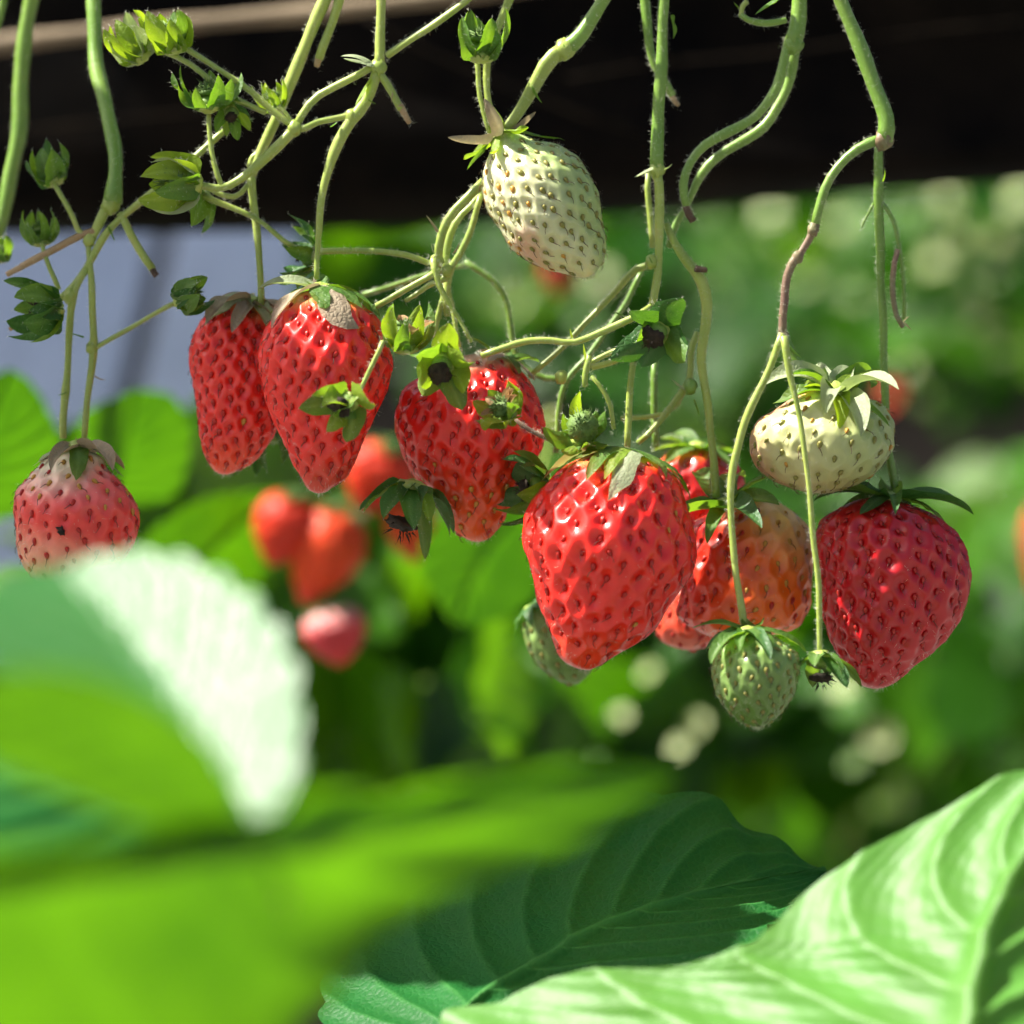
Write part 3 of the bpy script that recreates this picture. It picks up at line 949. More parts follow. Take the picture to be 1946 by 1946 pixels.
glow("broad blurred leaf between the dark leaf and the small green berry", (1540, 1480, .95), [(1330, 1580), (1520, 1490), (1760, 1420)], [(1330, 1580), (1380, 1460), (1560, 1390), (1760, 1418)], [(1330, 1580), (1530, 1600), (1710, 1530), (1760, 1420)], [(1250, 1700)], pleat=.0013)
# ------------------------------------------------------------------ fruit trusses (stems)
TR = "green fruit stems hanging from the planter"


def truss(label, loc, y, parts, seed, hair=8000, cat="fruit stem"):
    root = thing("fruit_stem", label, cat, at(loc[0], loc[1], y), TR)
    hs = []
    for k, p in enumerate(parts):
        nm, pts, w, mat = p[:4]
        kw = p[4] if len(p) > 4 else {}
        yy = kw.pop("y", y)
        tube(nm, pts, w, root, mat, y=yy, hair=hs, seed=seed * 50 + k, **kw)
        if pts[0][1] < -50:                      # above the view the stem arches back over the rim of the planter
            a = path(pts[:2], yy); d = nrm(a[0] - a[1])
            w0 = w[0] if isinstance(w, (list, tuple)) else w
            tube(nm, [a[0], a[0] + d * .035, (a[0] + d * .05) * np.array([1, 0, 0]) + np.array([0, .12, zc + .20]), a[0] * np.array([1, 0, 0]) + np.array([.004, PY - .01, zc + .185]), a[0] * np.array([1, 0, 0]) + np.array([.006, PY + .06, zc + .13])], (w0, w0), root, mat, world=True, seed=seed * 50 + k + 25, step=.006)
    hairs(root, hs, hair, seed=seed)
    return root


def knots(root, pts, y, r, mat):
    for k, p in enumerate(pts):
        rr = p[2] if len(p) > 2 else r
        blob(root, "node", at(p[0], p[1], y), np.array([.2, .1, 1.0]), ln(rr, y), ln(rr * 1.15, y), mat, k + 3, .1)


def bracts(root, items, y, kind='g', sd=2):
    """small leafy scales at the joints: (px, py, dx, dup, size)"""
    g = np.random.default_rng(sd)
    for (px, py, dx, du, size, *k) in items:
        rad = nrm(np.array([dx, -.25, du])); up = nrm(np.cross(rad, [0.1, 1, 0.05]))
        sepal(root, at(px, py, y - .001), rad, up, ln(size, y), ln(size * .42, y), .1, g.normal(0, .5), .6, SEP[k[0] if k else kind], g, name="bract")


S, SD, SB, ST_, TP = M_STEM, M_STEMD, M_STEMB, M_STUB, M_TIP
truss("thick blurred green stem bending out of the left edge", (60, 0), .05, [
    ("stem", [(85, -160), (66, -40), (60, 0), (40, 130), (37, 235), (30, 290), (10, 387), (-10, 460), (-40, 560)], (36, 33, 30), SD),
    ("branch", [(24, -120), (12, -40), (-4, 40), (-30, 120)], (20, 16), SD)], 1)
t = truss("left stem forking above the pale topped berry", (177, 0), .014, [
    ("stem", [(172, -160, .04), (176, -20, .03), (181, 100, .026), (198, 185, .022), (215, 269, .018), (218, 336, .015), (214, 385, .014)], (31, 31, 33), SD, dict(bulge=((1, .25, .06),))),
    ("branch", [(208, 385), (190, 420), (176, 450), (168, 462)], (24, 20, 16), S),
    ("branch", [(430, 246), (414, 259), (353, 313), (285, 369), (219, 427), (190, 462), (160, 515), (131, 552), (108, 572)], (13, 15, 16, 18, 15), S),
    ("branch", [(168, 455), (174, 525), (176, 590), (177, 640), (173, 700), (166, 770), (160, 836)], (13, 15, 16, 14, 13), S, dict(bulge=((.55, .3, .03),))),
    ("branch", [(165, 510), (148, 540), (136, 575), (131, 620), (129, 690), (124, 747), (120, 832)], (17, 17, 15, 15, 16), S, dict(bulge=((.2, .25, .04), (.73, .25, .03)))),
    ("branch", [(101, 346), (118, 378), (135, 404), (150, 440), (168, 452)], (10, 12), S),
    ("branch", [(79, 461), (85, 485), (94, 513), (112, 550)], (10, 10), S),
    ("branch", [(172, 668), (202, 648), (270, 610), (338, 573)], (11, 10), S),
    ("stub", [(180, 440), (150, 449), (90, 480), (40, 507)], (17, 17, 15), ST_),
    ("cut_end", [(46, 505), (30, 513), (13, 522)], (14, 12), ST_),
    ("stub", [(228, 405), (245, 440), (268, 478), (290, 512)], (17, 17), S),
    ("cut_end", [(288, 509), (297, 524)], (17, 14), TP),
    ("stub", [(60, 625), (36, 617), (18, 626)], (12, 9), ST_)], 2)
knots(t, [(210, 390, 17), (170, 456, 12), (133, 562, 14), (174, 660, 11)], .014, 12, S)
bracts(t, [(160, 640, -.9, .4, 26), (180, 715, .6, -.6, 24, 'b'), (205, 430, .3, -1, 34, 'g'), (126, 745, -.8, -.3, 18)], .014)

truss("pale green stem slanting down from the top to the slim left berry", (616, 0), .010, [
    ("stem", [(668, -130), (622, -12), (574, 98), (538, 195), (498, 286), (477, 338)], (30, 28, 24, 21), S),
    ("branch", [(477, 332), (483, 380), (490, 471), (494, 520), (496, 585)], (19, 16, 14), S, dict(bulge=((.05, .2, .05),))),
    ("branch", [(498, 290), (480, 300), (474, 318)], (14, 12), S),
    ("stub", [(668, -70), (645, -5), (626, 55), (606, 112)], (24, 22, 18), S),
    ("cut_end", [(609, 104), (602, 126)], (17, 12), ST_)], 3)

t = truss("branching sunlit stem between the buds and the left red berries", (724, 0), .0, [
    ("stem", [(726, -150), (724, -10), (722, 70), (720, 128)], (22, 22, 23), S),
    ("branch", [(735, 106), (775, 78), (820, 50), (890, -2), (990, -80)], (15, 15, 14), S),
    ("branch", [(718, 132), (706, 165), (688, 202), (663, 235), (634, 293), (615, 363), (605, 437), (601, 480), (602, 530)], (24, 24, 22, 17, 14, 12), S, dict(bulge=((.2, .2, .04),))),
    ("branch", [(715, 124), (680, 142), (648, 158), (600, 186), (572, 222), (562, 240)], (17, 16, 17, 16), S),
    ("branch", [(676, 212), (650, 222), (601, 232), (575, 247), (560, 246)], (14, 14, 16), S),
    ("branch", [(562, 242), (521, 286), (471, 330), (424, 357), (385, 353), (362, 351)], (22, 21, 20, 18, 16), S),
    ("branch", [(556, 238), (520, 212), (481, 178), (420, 135), (380, 108), (343, 86)], (16, 14, 13, 13), S),
    ("branch", [(505, 214), (437, 182), (373, 131), (343, 112), (314, 99)], (13, 13, 12), S),
    ("branch", [(550, 228), (540, 214), (527, 203)], (10, 9), S),
    ("branch", [(422, 356), (410, 322), (402, 286), (399, 240), (397, 206)], (13, 12, 11), S),
    ("branch", [(470, 352), (452, 372), (420, 370), (398, 358)], (12, 12), S, dict(y=.006)),
    ("branch", [(384, 372), (430, 390), (471, 408), (505, 430), (530, 452), (560, 470)], (14, 12, 11), S, dict(y=.008)),
    ("stub", [(718, 134), (740, 168), (762, 208)], (17, 15), S),
    ("cut_end", [(758, 200), (768, 218), (778, 234)], (15, 11), ST_)], 4, hair=11000)
knots(t, [(719, 128, 15), (560, 243, 14), (668, 220, 13)], .0, 12, S)
bracts(t, [(712, 122, -.8, .25, 62, 'p'), (706, 118, -.9, .7, 60, 'p'), (704, 150, -.55, -.7, 62, 'y'), (640, 232, -.7, -.5, 18), (746, 176, -.3, -.9, 22, 'b'), (700, 190, .5, -.5, 18)], .0)

t = truss("thick stem coming from the top centre down to the hanging white berry", (1146, 0), .004, [
    ("stem", [(1240, -130), (1150, -8), (1105, 66), (1072, 95)], (29, 30, 36), SD, dict(bulge=((1, .12, .1),))),
    ("stem", [(1074, 92), (1045, 113), (1015, 161), (984, 215), (955, 258)], (34, 31, 28, 22), S, dict(ridge=.12)),
    ("branch", [(905, 106), (908, 140), (911, 175), (920, 215), (932, 258)], (11, 11, 10), S),
    ("branch", [(1000, -80), (967, -2), (948, 48), (932, 85), (926, 118), (928, 185), (936, 222), (948, 258)], (18, 18, 16, 16, 15), S),
    ("branch", [(920, 345), (890, 374), (860, 405), (845, 430), (836, 462), (833, 495)], (20, 20, 20, 19), S),
    ("branch", [(922, 352), (900, 384), (872, 412), (856, 445), (850, 480), (848, 520)], (14, 15, 16, 15), S, dict(y=.010)),
    ("branch", [(914, 370), (905, 400), (890, 446), (872, 486), (856, 512), (848, 560), (850, 600)], (15, 14, 15, 14), S, dict(y=.008)),
    ("branch", [(605, 478), (668, 476), (720, 477), (770, 484), (815, 500)], (13, 13, 14), S, dict(y=.005)),
    ("branch", [(836, 512), (813, 527), (780, 545), (750, 562), (715, 582)], (14, 14, 16, 14), S, dict(y=-.004)),
    ("branch", [(850, 530), (820, 540), (790, 560), (770, 572)], (11, 10), S, dict(y=.004)),
    ("branch", [(823, 492), (827, 520), (836, 548), (862, 592), (882, 624), (896, 650)], (16, 10, 9), S, dict(y=-.004)),
    ("branch", [(842, 525), (852, 550), (860, 585), (866, 620), (872, 660)], (12, 10, 10), S, dict(y=.012)),
    ("branch", [(848, 540), (838, 575), (830, 610), (826, 640)], (12, 12), S, dict(y=.009)),
    ("branch", [(884, 497), (931, 528), (955, 560), (966, 600), (972, 635), (980, 675), (1008, 706), (1050, 720), (1085, 716)], (13, 12, 13, 12), SD, dict(y=.028)),
    ("branch", [(880, 505), (820, 520), (740, 545), (690, 560)], (10, 12), SD, dict(y=.03)),
    ], 5, hair=10000)
knots(t, [(1073, 94, 19), (830, 498, 13), (850, 515, 11)], .004, 12, S)
bracts(t, [(834, 440, -.5, .9, 40, 'b'), (862, 482, .7, .5, 24, 'b'), (668, 476, -.1, 1, 16), (825, 480, -.3, 1, 20, 'p'), (1010, 165, .3, -.9, 40, 'g')], .004)

t = truss("upright stem with a cut joint left of the dark green calyx", (1262, 0), .004, [
    ("stem", [(1270, -150), (1263, -8), (1255, 131), (1251, 220), (1248, 322)], (25, 25, 26, 28), SD, dict(bulge=((1, .15, .04),))),
    ("branch", [(1226, -120), (1226, -10), (1231, 70), (1244, 126), (1264, 158), (1278, 182)], (23, 22, 20, 17), SD, dict(y=.012)),
    ("cut_end", [(1274, 176), (1290, 200)], (15, 9), ST_, dict(y=.012)),
    ("branch", [(1249, 328), (1252, 380), (1254, 438), (1252, 500), (1247, 545), (1238, 585)], (21, 19, 18, 18), S),
    ("branch", [(1232, 330), (1231, 365), (1236, 420), (1240, 470)], (13, 13, 12), S, dict(y=.012)),
    ("branch", [(1246, 490), (1228, 505), (1205, 515), (1160, 566), (1100, 628), (1050, 676), (1005, 716)], (18, 15, 12, 11, 11), S, dict(y=.013)),
    ("branch", [(1220, 515), (1200, 552), (1179, 591), (1122, 672), (1090, 706), (1072, 735), (1060, 790), (1056, 860)], (13, 12, 12, 12), SD, dict(y=.020)),
    ("branch", [(1238, 582), (1206, 602), (1170, 620), (1140, 634), (1090, 651), (1040, 646), (999, 648), (960, 660), (915, 676)], (15, 15, 14, 14, 16, 15), S, dict(y=-.006)),
    ("branch", [(1195, 655), (1150, 675), (1122, 690)], (12, 12), S, dict(y=-.004)),
    ("branch", [(1193, 672), (1160, 688), (1125, 698)], (13, 14), S, dict(y=.003)),
    ("branch", [(1120, 676), (1113, 705), (1112, 735)], (13, 15, 12), S, dict(y=-.006)),
    ("branch", [(1124, 715), (1146, 745), (1160, 775), (1166, 815)], (9, 10, 9), S, dict(y=-.004)),
    ("branch", [(1204, 688), (1196, 740), (1193, 790), (1192, 850)], (15, 16, 15), S, dict(y=.002)),
    ("branch", [(1244, 690), (1244, 770), (1246, 850)], (16, 15), SD, dict(y=.020)),
    ("branch", [(975, 795), (1010, 820), (1050, 838), (1088, 850)], (11, 10, 11), SB, dict(y=-.010)),
    ("branch", [(728, 648), (712, 684), (694, 722), (684, 742)], (11, 10), S, dict(y=-.020)),
    ], 6, hair=10000)
knots(t, [(1248, 322, 15), (1238, 498, 12), (1066, 716, 12), (1118, 690, 10)], .004, 12, S)
bracts(t, [(1240, 318, -.9, -.35, 42, 'p'), (1262, 322, .8, .1, 20, 'p'), (1090, 650, -.1, 1, 28, 'y'), (1120, 700, -.2, 1, 50, 'y'), (1240, 500, -.3, .9, 16), (1195, 605, -.5, .4, 34)], .001)

t = truss("twin hanging stalks with one dark cut end at the upper right", (1515, 0), .006, [
    ("stem", [(1530, -130), (1521, -10), (1516, 40), (1506, 85)], (31, 32, 36), SD, dict(bulge=((1, .1, .15),))),
    ("branch", [(1500, 78), (1481, 153), (1450, 205), (1420, 232), (1345, 272), (1312, 312), (1299, 355), (1305, 395)], (24, 22, 20, 19, 18), SD),
    ("cut_end", [(1304, 392), (1310, 408), (1318, 420)], (18, 17), TP),
    ("branch", [(1514, 80), (1500, 153), (1476, 205), (1446, 245), (1372, 292), (1332, 335), (1304, 392), (1280, 436), (1272, 470)], (24, 22, 21, 20, 17, 16), SD, dict(y=.010)),
    ("branch", [(1266, 425), (1280, 460), (1300, 492), (1328, 524), (1343, 566), (1342, 615), (1334, 690), (1346, 788), (1356, 870), (1361, 945)], (17, 22, 26, 20, 21, 17, 18, 17), S, dict(y=.006)),
    ("cut_end", [(1322, 510), (1334, 511), (1343, 513)], (16, 12), TP, dict(y=.004)),
    ("branch", [(1326, 632), (1314, 665), (1311, 720), (1286, 762), (1250, 805), (1212, 842)], (15, 16, 17, 13, 11), S, dict(y=.010)),
    ("branch", [(1300, 745), (1275, 780), (1230, 792), (1180, 795)], (11, 10), S, dict(y=.014)),
    ("branch", [(1494, 38), (1460, 44), (1425, 38), (1407, 28)], (12, 15, 13), SD, dict(y=.004)),
    ("branch", [(1407, 30), (1410, 12), (1420, 2)], (9, 12), S, dict(y=.004)),
    ], 7, hair=9000)
knots(t, [(1508, 84, 18), (1312, 735, 13)], .006, 12, SD)
bracts(t, [(1410, 22, -.6, .9, 24), (1410, 22, .8, .7, 24), (1300, 740, -.7, .8, 34, 'p'), (1318, 760, .3, -1, 34), (1480, -5, -.9, -.4, 60, 'g'), (1532, -5, .6, .5, 50, 'g'), (1275, 30, .2, -1, 46, 'g')], .006)

t = truss("right stem whose brownish fork carries the pale unripe berry", (1595, 0), -.004, [
    ("stem", [(1545, -120), (1592, -10), (1634, 88), (1665, 166), (1684, 228), (1680, 268)], (30, 30, 32, 36), SD, dict(bulge=((1, .15, .06),))),
    ("branch", [(1676, 264), (1640, 278), (1608, 302), (1575, 342), (1557, 392), (1548, 432)], (22, 21, 20, 21), SD),
    ("branch", [(1549, 425), (1540, 450), (1526, 474), (1514, 492)], (23, 17, 20), SB),
    ("branch", [(1518, 482), (1505, 506), (1494, 535), (1490, 570), (1486, 606), (1488, 645)], (21, 21, 19, 17, 20), SB),
    ("branch", [(1487, 635), (1466, 690), (1440, 745), (1416, 800), (1402, 850), (1393, 900), (1389, 990), (1398, 1090), (1408, 1150), (1416, 1196)], (18, 16, 17, 16, 15, 16, 17), S, dict(y=-.016)),
    ("branch", [(1490, 640), (1498, 690), (1511, 757), (1530, 865), (1541, 958), (1548, 1042), (1556, 1140), (1558, 1246)], (17, 13, 12, 12, 13, 13), S, dict(y=-.019)),
    ("branch", [(1492, 640), (1502, 668), (1530, 705), (1560, 728), (1580, 742)], (18, 20, 22, 20), SD, dict(y=-.004)),
    ("branch", [(1670, 275), (1668, 320), (1669, 377), (1674, 482), (1677, 613), (1682, 744), (1688, 845), (1697, 910), (1704, 945)], (19, 21, 18, 18, 17, 16, 18), SD, dict(y=.010)),
    ("branch", [(1672, 382), (1690, 402), (1702, 425), (1710, 473), (1717, 547), (1718, 606)], (10, 9, 9), SD, dict(y=.010)),
    ("branch", [(1706, 474), (1698, 510), (1696, 555), (1703, 600), (1716, 622)], (12, 12, 10), SB, dict(y=.008)),
    ("branch", [(1660, 386), (1650, 406), (1638, 432)], (6, 3), SD, dict(y=.010)),
    ], 8, hair=9000)
knots(t, [(1679, 266, 18), (1545, 438, 11), (1516, 488, 11), (1488, 642, 12)], -.004, 12, SB)
bracts(t, [(1680, 270, .6, -.6, 20, 'b'), (1678, 345, .5, .8, 26), (1716, 612, .5, -.7, 24, 'b'), (1716, 612, .7, .6, 18, 'b'), (1496, 655, .5, -.8, 40), (1484, 600, -.8, .3, 10)], -.004)
# ------------------------------------------------------------------ fruit
def lerp(a, b, f):
    return np.asarray(a)[None, None] * (1 - f[..., None]) + np.asarray(b)[None, None] * f[..., None]


def sm(x, a, b):
    q = np.clip((x - a) / (b - a), 0, 1)
    return q * q * (3 - 2 * q)


RED, DEEP, ORANGE, PALE = (.78, .014, .008), (.40, .008, .014), (.70, .10, .018), (.66, .55, .30)
WHITE, GREENW, GREEN, PINK = (.64, .64, .38), (.38, .48, .18), (.27, .38, .11), (.72, .33, .26)


def pig_ripe(base=RED, tip=(.66, .05, .02), shoulder=(.62, .30, .10), s0=.03, s1=.14, tipa=.75):
    def f(T, C, lum, g):
        c = lerp(base, tip, sm(T + .08 * lum, tipa, 1.0))
        k = 1 - sm(T + .05 * lum, s0, s1)
        return c * (1 - k[..., None]) + np.asarray(shoulder) * k[..., None]
    return f


def pig_white_top(T, C, lum, g):
    k = sm(T + .10 * lum + .05 * C, .10, .34)
    c = lerp((.78, .68, .48), (.84, .045, .035), k)
    p = sm(T, .1, .22) * (1 - sm(T, .28, .5))
    c = c * (1 - .5 * p[..., None]) + np.asarray((.84, .26, .22)) * .5 * p[..., None]
    e = sm(T + .08 * lum - .08 * C, .52, .84)
    return c * (1 - .75 * e[..., None]) + np.asarray((.82, .46, .28)) * .75 * e[..., None]


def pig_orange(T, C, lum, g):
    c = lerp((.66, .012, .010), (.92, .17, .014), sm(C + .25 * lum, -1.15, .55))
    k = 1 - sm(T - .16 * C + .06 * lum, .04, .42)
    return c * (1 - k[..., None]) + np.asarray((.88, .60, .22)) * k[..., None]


def pig_white(T, C, lum, g):
    c = lerp(WHITE, GREENW, sm(C + .35 * lum, -.35, .65))
    k = sm(lum - .5 * C, .45, .95) * sm(T, .1, .2)
    return c * (1 - .55 * k[..., None]) + np.asarray(PINK) * .55 * k[..., None]


def pig_unripe_right(T, C, lum, g):
    c = lerp((.58, .59, .28), (.42, .50, .20), sm(C, -.3, .7))
    c = c * (1 - .35 * sm(T, .5, 1)[..., None]) + np.asarray((.62, .46, .22)) * .35 * sm(T, .5, 1)[..., None]
    k = 1 - sm(C + .1 * lum, -.96, -.72)
    return c * (1 - .75 * k[..., None]) + np.asarray((.50, .16, .11)) * .75 * k[..., None]


def pig_green(T, C, lum, g):
    return lerp((.22, .34, .09), (.14, .25, .05), sm(T + .2 * lum, .2, .9))


berry("slim bright red strawberry, left one of the touching pair", (456, 566), (424, 898), [(399, 594), (374, 628), (364, 668), (364, 702), (370, 748), (376, 795), (383, 842), (395, 873), (412, 892)],
      [(508, 600), (530, 660), (536, 720), (534, 775), (521, 822), (502, 853), (479, 877), (455, 890)], .014, 180, pig_ripe((.88, .028, .016), (.88, .07, .014)), sd=21, fuzz=500, alt='y', alt_p=.04, res=(120, 200),
      calyx=dict(at=(478, 572), axis=(.05, 1, .15), n=11, size=112, el=-4, curl=-62, kinds='bpb', r0=9, sd=4, dy=-.002, cup=.6))
berry("bright red tapering strawberry with an empty calyx dangling in front", (612, 552), (606, 934), [(540, 577), (512, 616), (494, 655), (491, 682), (498, 717), (506, 756), (517, 787), (529, 818), (541, 842), (554, 873), (568, 900), (583, 923)],
      [(673, 574), (704, 593), (723, 616), (733, 655), (744, 668), (746, 694), (739, 733), (720, 772), (704, 807), (690, 830), (680, 861), (665, 888), (653, 911), (634, 921)], -.004, 210, pig_ripe((.88, .024, .014)), sd=22, fuzz=600,
      calyx=dict(at=(610, 548), axis=(.02, 1, .2), n=12, size=124, el=-4, curl=-62, kinds='bggpg', r0=11, sd=8, cup=.5))
berry("red tapering strawberry behind the yellow green empty calyxes", (915, 676), (908, 1026), [(800, 720), (768, 742), (752, 787), (750, 822), (762, 861), (778, 892), (801, 919), (820, 946), (840, 974), (859, 1001), (878, 1020)],
      [(975, 690), (1000, 720), (1018, 748), (1032, 787), (1036, 822), (1030, 850), (1014, 880), (990, 920), (966, 966), (955, 990), (937, 1012)], .010, 215, pig_ripe((.78, .018, .010), (.84, .12, .014), shoulder=(.66, .36, .2), s0=.02, s1=.12, tipa=.5), sd=23, alt='y', alt_p=lambda t, c: .5 * (t > .6), fuzz=500,
      calyx=dict(at=(958, 688), axis=(.35, .9, .1), n=8, size=80, el=25, curl=-54, kinds='gb', r0=8, sd=5))
berry("largest glossy red strawberry in front, pointed to lower left", (1186, 862), (1112, 1270), [(1127, 868), (1078, 884), (1043, 914), (1019, 943), (1002, 978), (994, 1022), (1004, 1056), (1014, 1091), (1021, 1140), (1041, 1184), (1056, 1224), (1068, 1253), (1088, 1264)],
      [(1235, 880), (1284, 905), (1304, 968), (1314, 1012), (1319, 1056), (1314, 1086), (1294, 1115), (1270, 1155), (1245, 1194), (1211, 1219), (1171, 1238), (1140, 1262)], -.010, 210, pig_ripe((.88, .022, .012), (.88, .055, .014), shoulder=(.66, .4, .12), s0=.02, s1=.085), sd=24, pit=.00125, fuzz=700, seed_scale=1.0, alt='y', alt_p=.06, res=(150, 270),
      calyx=dict(at=(1190, 872), axis=(.22, 1, -.05), n=12, size=150, width=56, el=4, curl=-52, kinds='gypg', r0=12, sd=11, cup=.7, dy=.001))
berry("dark red strawberry peeping out behind the largest one", (1325, 852), (1330, 1130), [(1270, 862), (1245, 890), (1235, 940), (1240, 1000), (1270, 1080)], [(1370, 862), (1400, 885), (1416, 915), (1420, 960), (1410, 1020), (1380, 1090)], .040, 110, pig_ripe((.46, .012, .012), shoulder=(.6, .12, .03)), sd=25, res=(90, 150),
      calyx=dict(at=(1325, 850), axis=(.05, 1, .3), n=8, size=95, el=18, curl=-40, kind='g', r0=10, sd=6, dy=-.002))
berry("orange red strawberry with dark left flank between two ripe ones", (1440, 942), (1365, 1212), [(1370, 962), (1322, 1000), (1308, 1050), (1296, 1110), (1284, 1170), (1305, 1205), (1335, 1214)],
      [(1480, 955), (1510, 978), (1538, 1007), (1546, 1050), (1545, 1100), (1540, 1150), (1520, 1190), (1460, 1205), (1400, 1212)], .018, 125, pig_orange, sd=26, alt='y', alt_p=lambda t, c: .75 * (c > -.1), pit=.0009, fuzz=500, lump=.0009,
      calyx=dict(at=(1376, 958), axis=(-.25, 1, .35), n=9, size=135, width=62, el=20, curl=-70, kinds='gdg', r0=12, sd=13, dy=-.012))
berry("small orange red berry tip under the dark flank", (1330, 1090), (1300, 1234), [(1270, 1100), (1246, 1150), (1242, 1195), (1258, 1222), (1280, 1232)], [(1380, 1110), (1390, 1160), (1370, 1215), (1335, 1230)], .036, 50, pig_ripe((.62, .07, .03), (.66, .12, .05)), sd=27, res=(70, 120), pit=.0005)
berry("deep red heart shaped strawberry farthest right", (1655, 950), (1664, 1305), [(1600, 968), (1562, 985), (1550, 1022), (1556, 1090), (1562, 1155), (1580, 1224), (1604, 1263), (1634, 1298)],
      [(1700, 958), (1745, 968), (1790, 990), (1812, 1008), (1832, 1037), (1842, 1086), (1840, 1120), (1826, 1170), (1786, 1224), (1737, 1258), (1707, 1288)], .004, 220, pig_ripe((.50, .004, .009), (.50, .006, .009), shoulder=(.5, .03, .02), s0=.0, s1=.06), sd=28, pit=.0012, fuzz=500,
      calyx=dict(at=(1690, 948), axis=(.12, 1, .12), n=9, size=150, width=56, el=18, curl=-56, kinds='ddg', r0=13, sd=17, cup=.8))
berry("pale unripe strawberry with broad silvery sepals at the right", (1578, 742), (1545, 936), [(1470, 782), (1440, 802), (1428, 830), (1430, 865), (1442, 890), (1472, 914), (1506, 930)],
      [(1640, 748), (1680, 770), (1700, 805), (1698, 850), (1690, 865), (1658, 904), (1614, 926), (1580, 934)], .000, 120, pig_unripe_right, 'g', alt='y', alt_p=.15, mat=M_UNRIPE, sd=29, pit=.00055, name="unripe_strawberry", fuzz=600, lump=.0005,
      calyx=dict(at=(1588, 742), axis=(.12, .85, .5), n=14, size=132, width=64, el=34, curl=-81, kinds='pgpyg', r0=14, sd=24, jit=24, cup=.55, dy=-.006))
berry("small green unripe strawberry hanging under a thin stalk", (1426, 1200), (1441, 1380), [(1370, 1222), (1358, 1240), (1354, 1278), (1363, 1317), (1383, 1347), (1407, 1371)],
      [(1490, 1222), (1515, 1240), (1521, 1263), (1512, 1317), (1482, 1356), (1460, 1374)], -.020, 120, pig_green, 'g', mat=M_UNRIPE, sd=30, pit=.0005, name="unripe_strawberry", fuzz=700, res=(110, 190), seed_scale=.9,
      calyx=dict(at=(1422, 1200), axis=(.05, 1, .2), n=10, size=105, width=50, el=4, curl=-52, kinds='gdg', r0=10, sd=31, cup=.5, dy=-.001))
berry("white green unripe strawberry hanging highest at the centre", (948, 262), (1124, 522), [(934, 293), (917, 336), (917, 370), (927, 404), (947, 434), (968, 471), (988, 484), (1015, 501), (1072, 518)],
      [(1025, 272), (1065, 279), (1099, 299), (1119, 330), (1136, 370), (1139, 414), (1149, 451), (1149, 490), (1140, 512)], .002, 180, pig_white, 'g', alt='y', alt_p=lambda t, c: .45 * (c < -.2), mat=M_UNRIPE, sd=31, pit=.0006, name="unripe_strawberry", fuzz=900,
      calyx=dict(at=(952, 262), axis=(-.55, .8, .1), n=10, size=100, width=36, el=8, curl=6, kinds='ybygb', r0=14, sd=37, jit=26, cup=.9))
berry("dull green unripe berry hidden behind the largest strawberry", (1010, 1155), (1098, 1298), [(992, 1185), (1000, 1225), (1025, 1262), (1060, 1290)], [(1060, 1160), (1110, 1200), (1135, 1250), (1125, 1285)], .038, 60, pig_green, 'g', mat=M_UNRIPE, sd=32, res=(70, 120), pit=.0004, name="unripe_strawberry",
      calyx=dict(at=(1008, 1158), axis=(-.5, .8, .1), n=8, size=60, el=5, curl=-27, kind='d', r0=8, sd=39))
mberry = berry("pinkish strawberry with pale top and a black speck at the left", (150, 858), (140, 1125), [(108, 866), (87, 877), (54, 906), (29, 935), (27, 961), (33, 1001), (36, 1048), (55, 1088), (95, 1115)],
      [(190, 866), (203, 895), (232, 917), (254, 946), (264, 968), (261, 1001), (250, 1033), (232, 1062), (200, 1100)], .004, 150, pig_white_top, sd=33, alt='y', alt_p=lambda t, c: .5 * (t < .45), pit=.0006, fuzz=700, lump=.0009,
      calyx=dict(at=(152, 850), axis=(.08, 1, .2), n=10, size=112, width=46, el=-4, curl=-62, kinds='bpbg', r0=14, sd=41, jit=20, cup=.7))
blob(mberry, "speck", at(116, 1009, .004 - .0118), np.array([.5, -.4, .5]), .0010, .0005, M_CORE, 4, .3, rows=6, cols_=8)

# blurred berries further back
M_FLESH_DULL = flesh_mat("ripe_flesh_dull", rough=.6, coat=.12, coatr=.4)
BG = "blurred berries further back"


def back_berry(label, top, bot, w, y, pig, sd, kind='d', res=(50, 80), mat=None, cal=True):
    top = np.array(top, float); bot = np.array(bot, float); a = bot - top; L = np.linalg.norm(a); a /= L
    lat = np.array([a[1], -a[0]])
    prof = [(.08, .55), (.2, .85), (.38, 1.0), (.6, .86), (.8, .55), (.93, .28)]
    left = [top + a * L * t_ - lat * w * .5 * k for t_, k in prof]; right = [top + a * L * t_ + lat * w * .5 * k for t_, k in prof]
    return berry(label, top, bot, left, right, y, 70, pig, sd=sd, res=res, pit=.0006, mat=mat or M_FLESH_DULL, group=BG, name="strawberry",
                 calyx=dict(at=(top[0], top[1]), axis=(-a[0], -a[1] * -1 if False else a[1], .2), n=8, size=max(40, w * .45), el=5, curl=-47, kind=kind, r0=8, sd=sd) if cal else None)


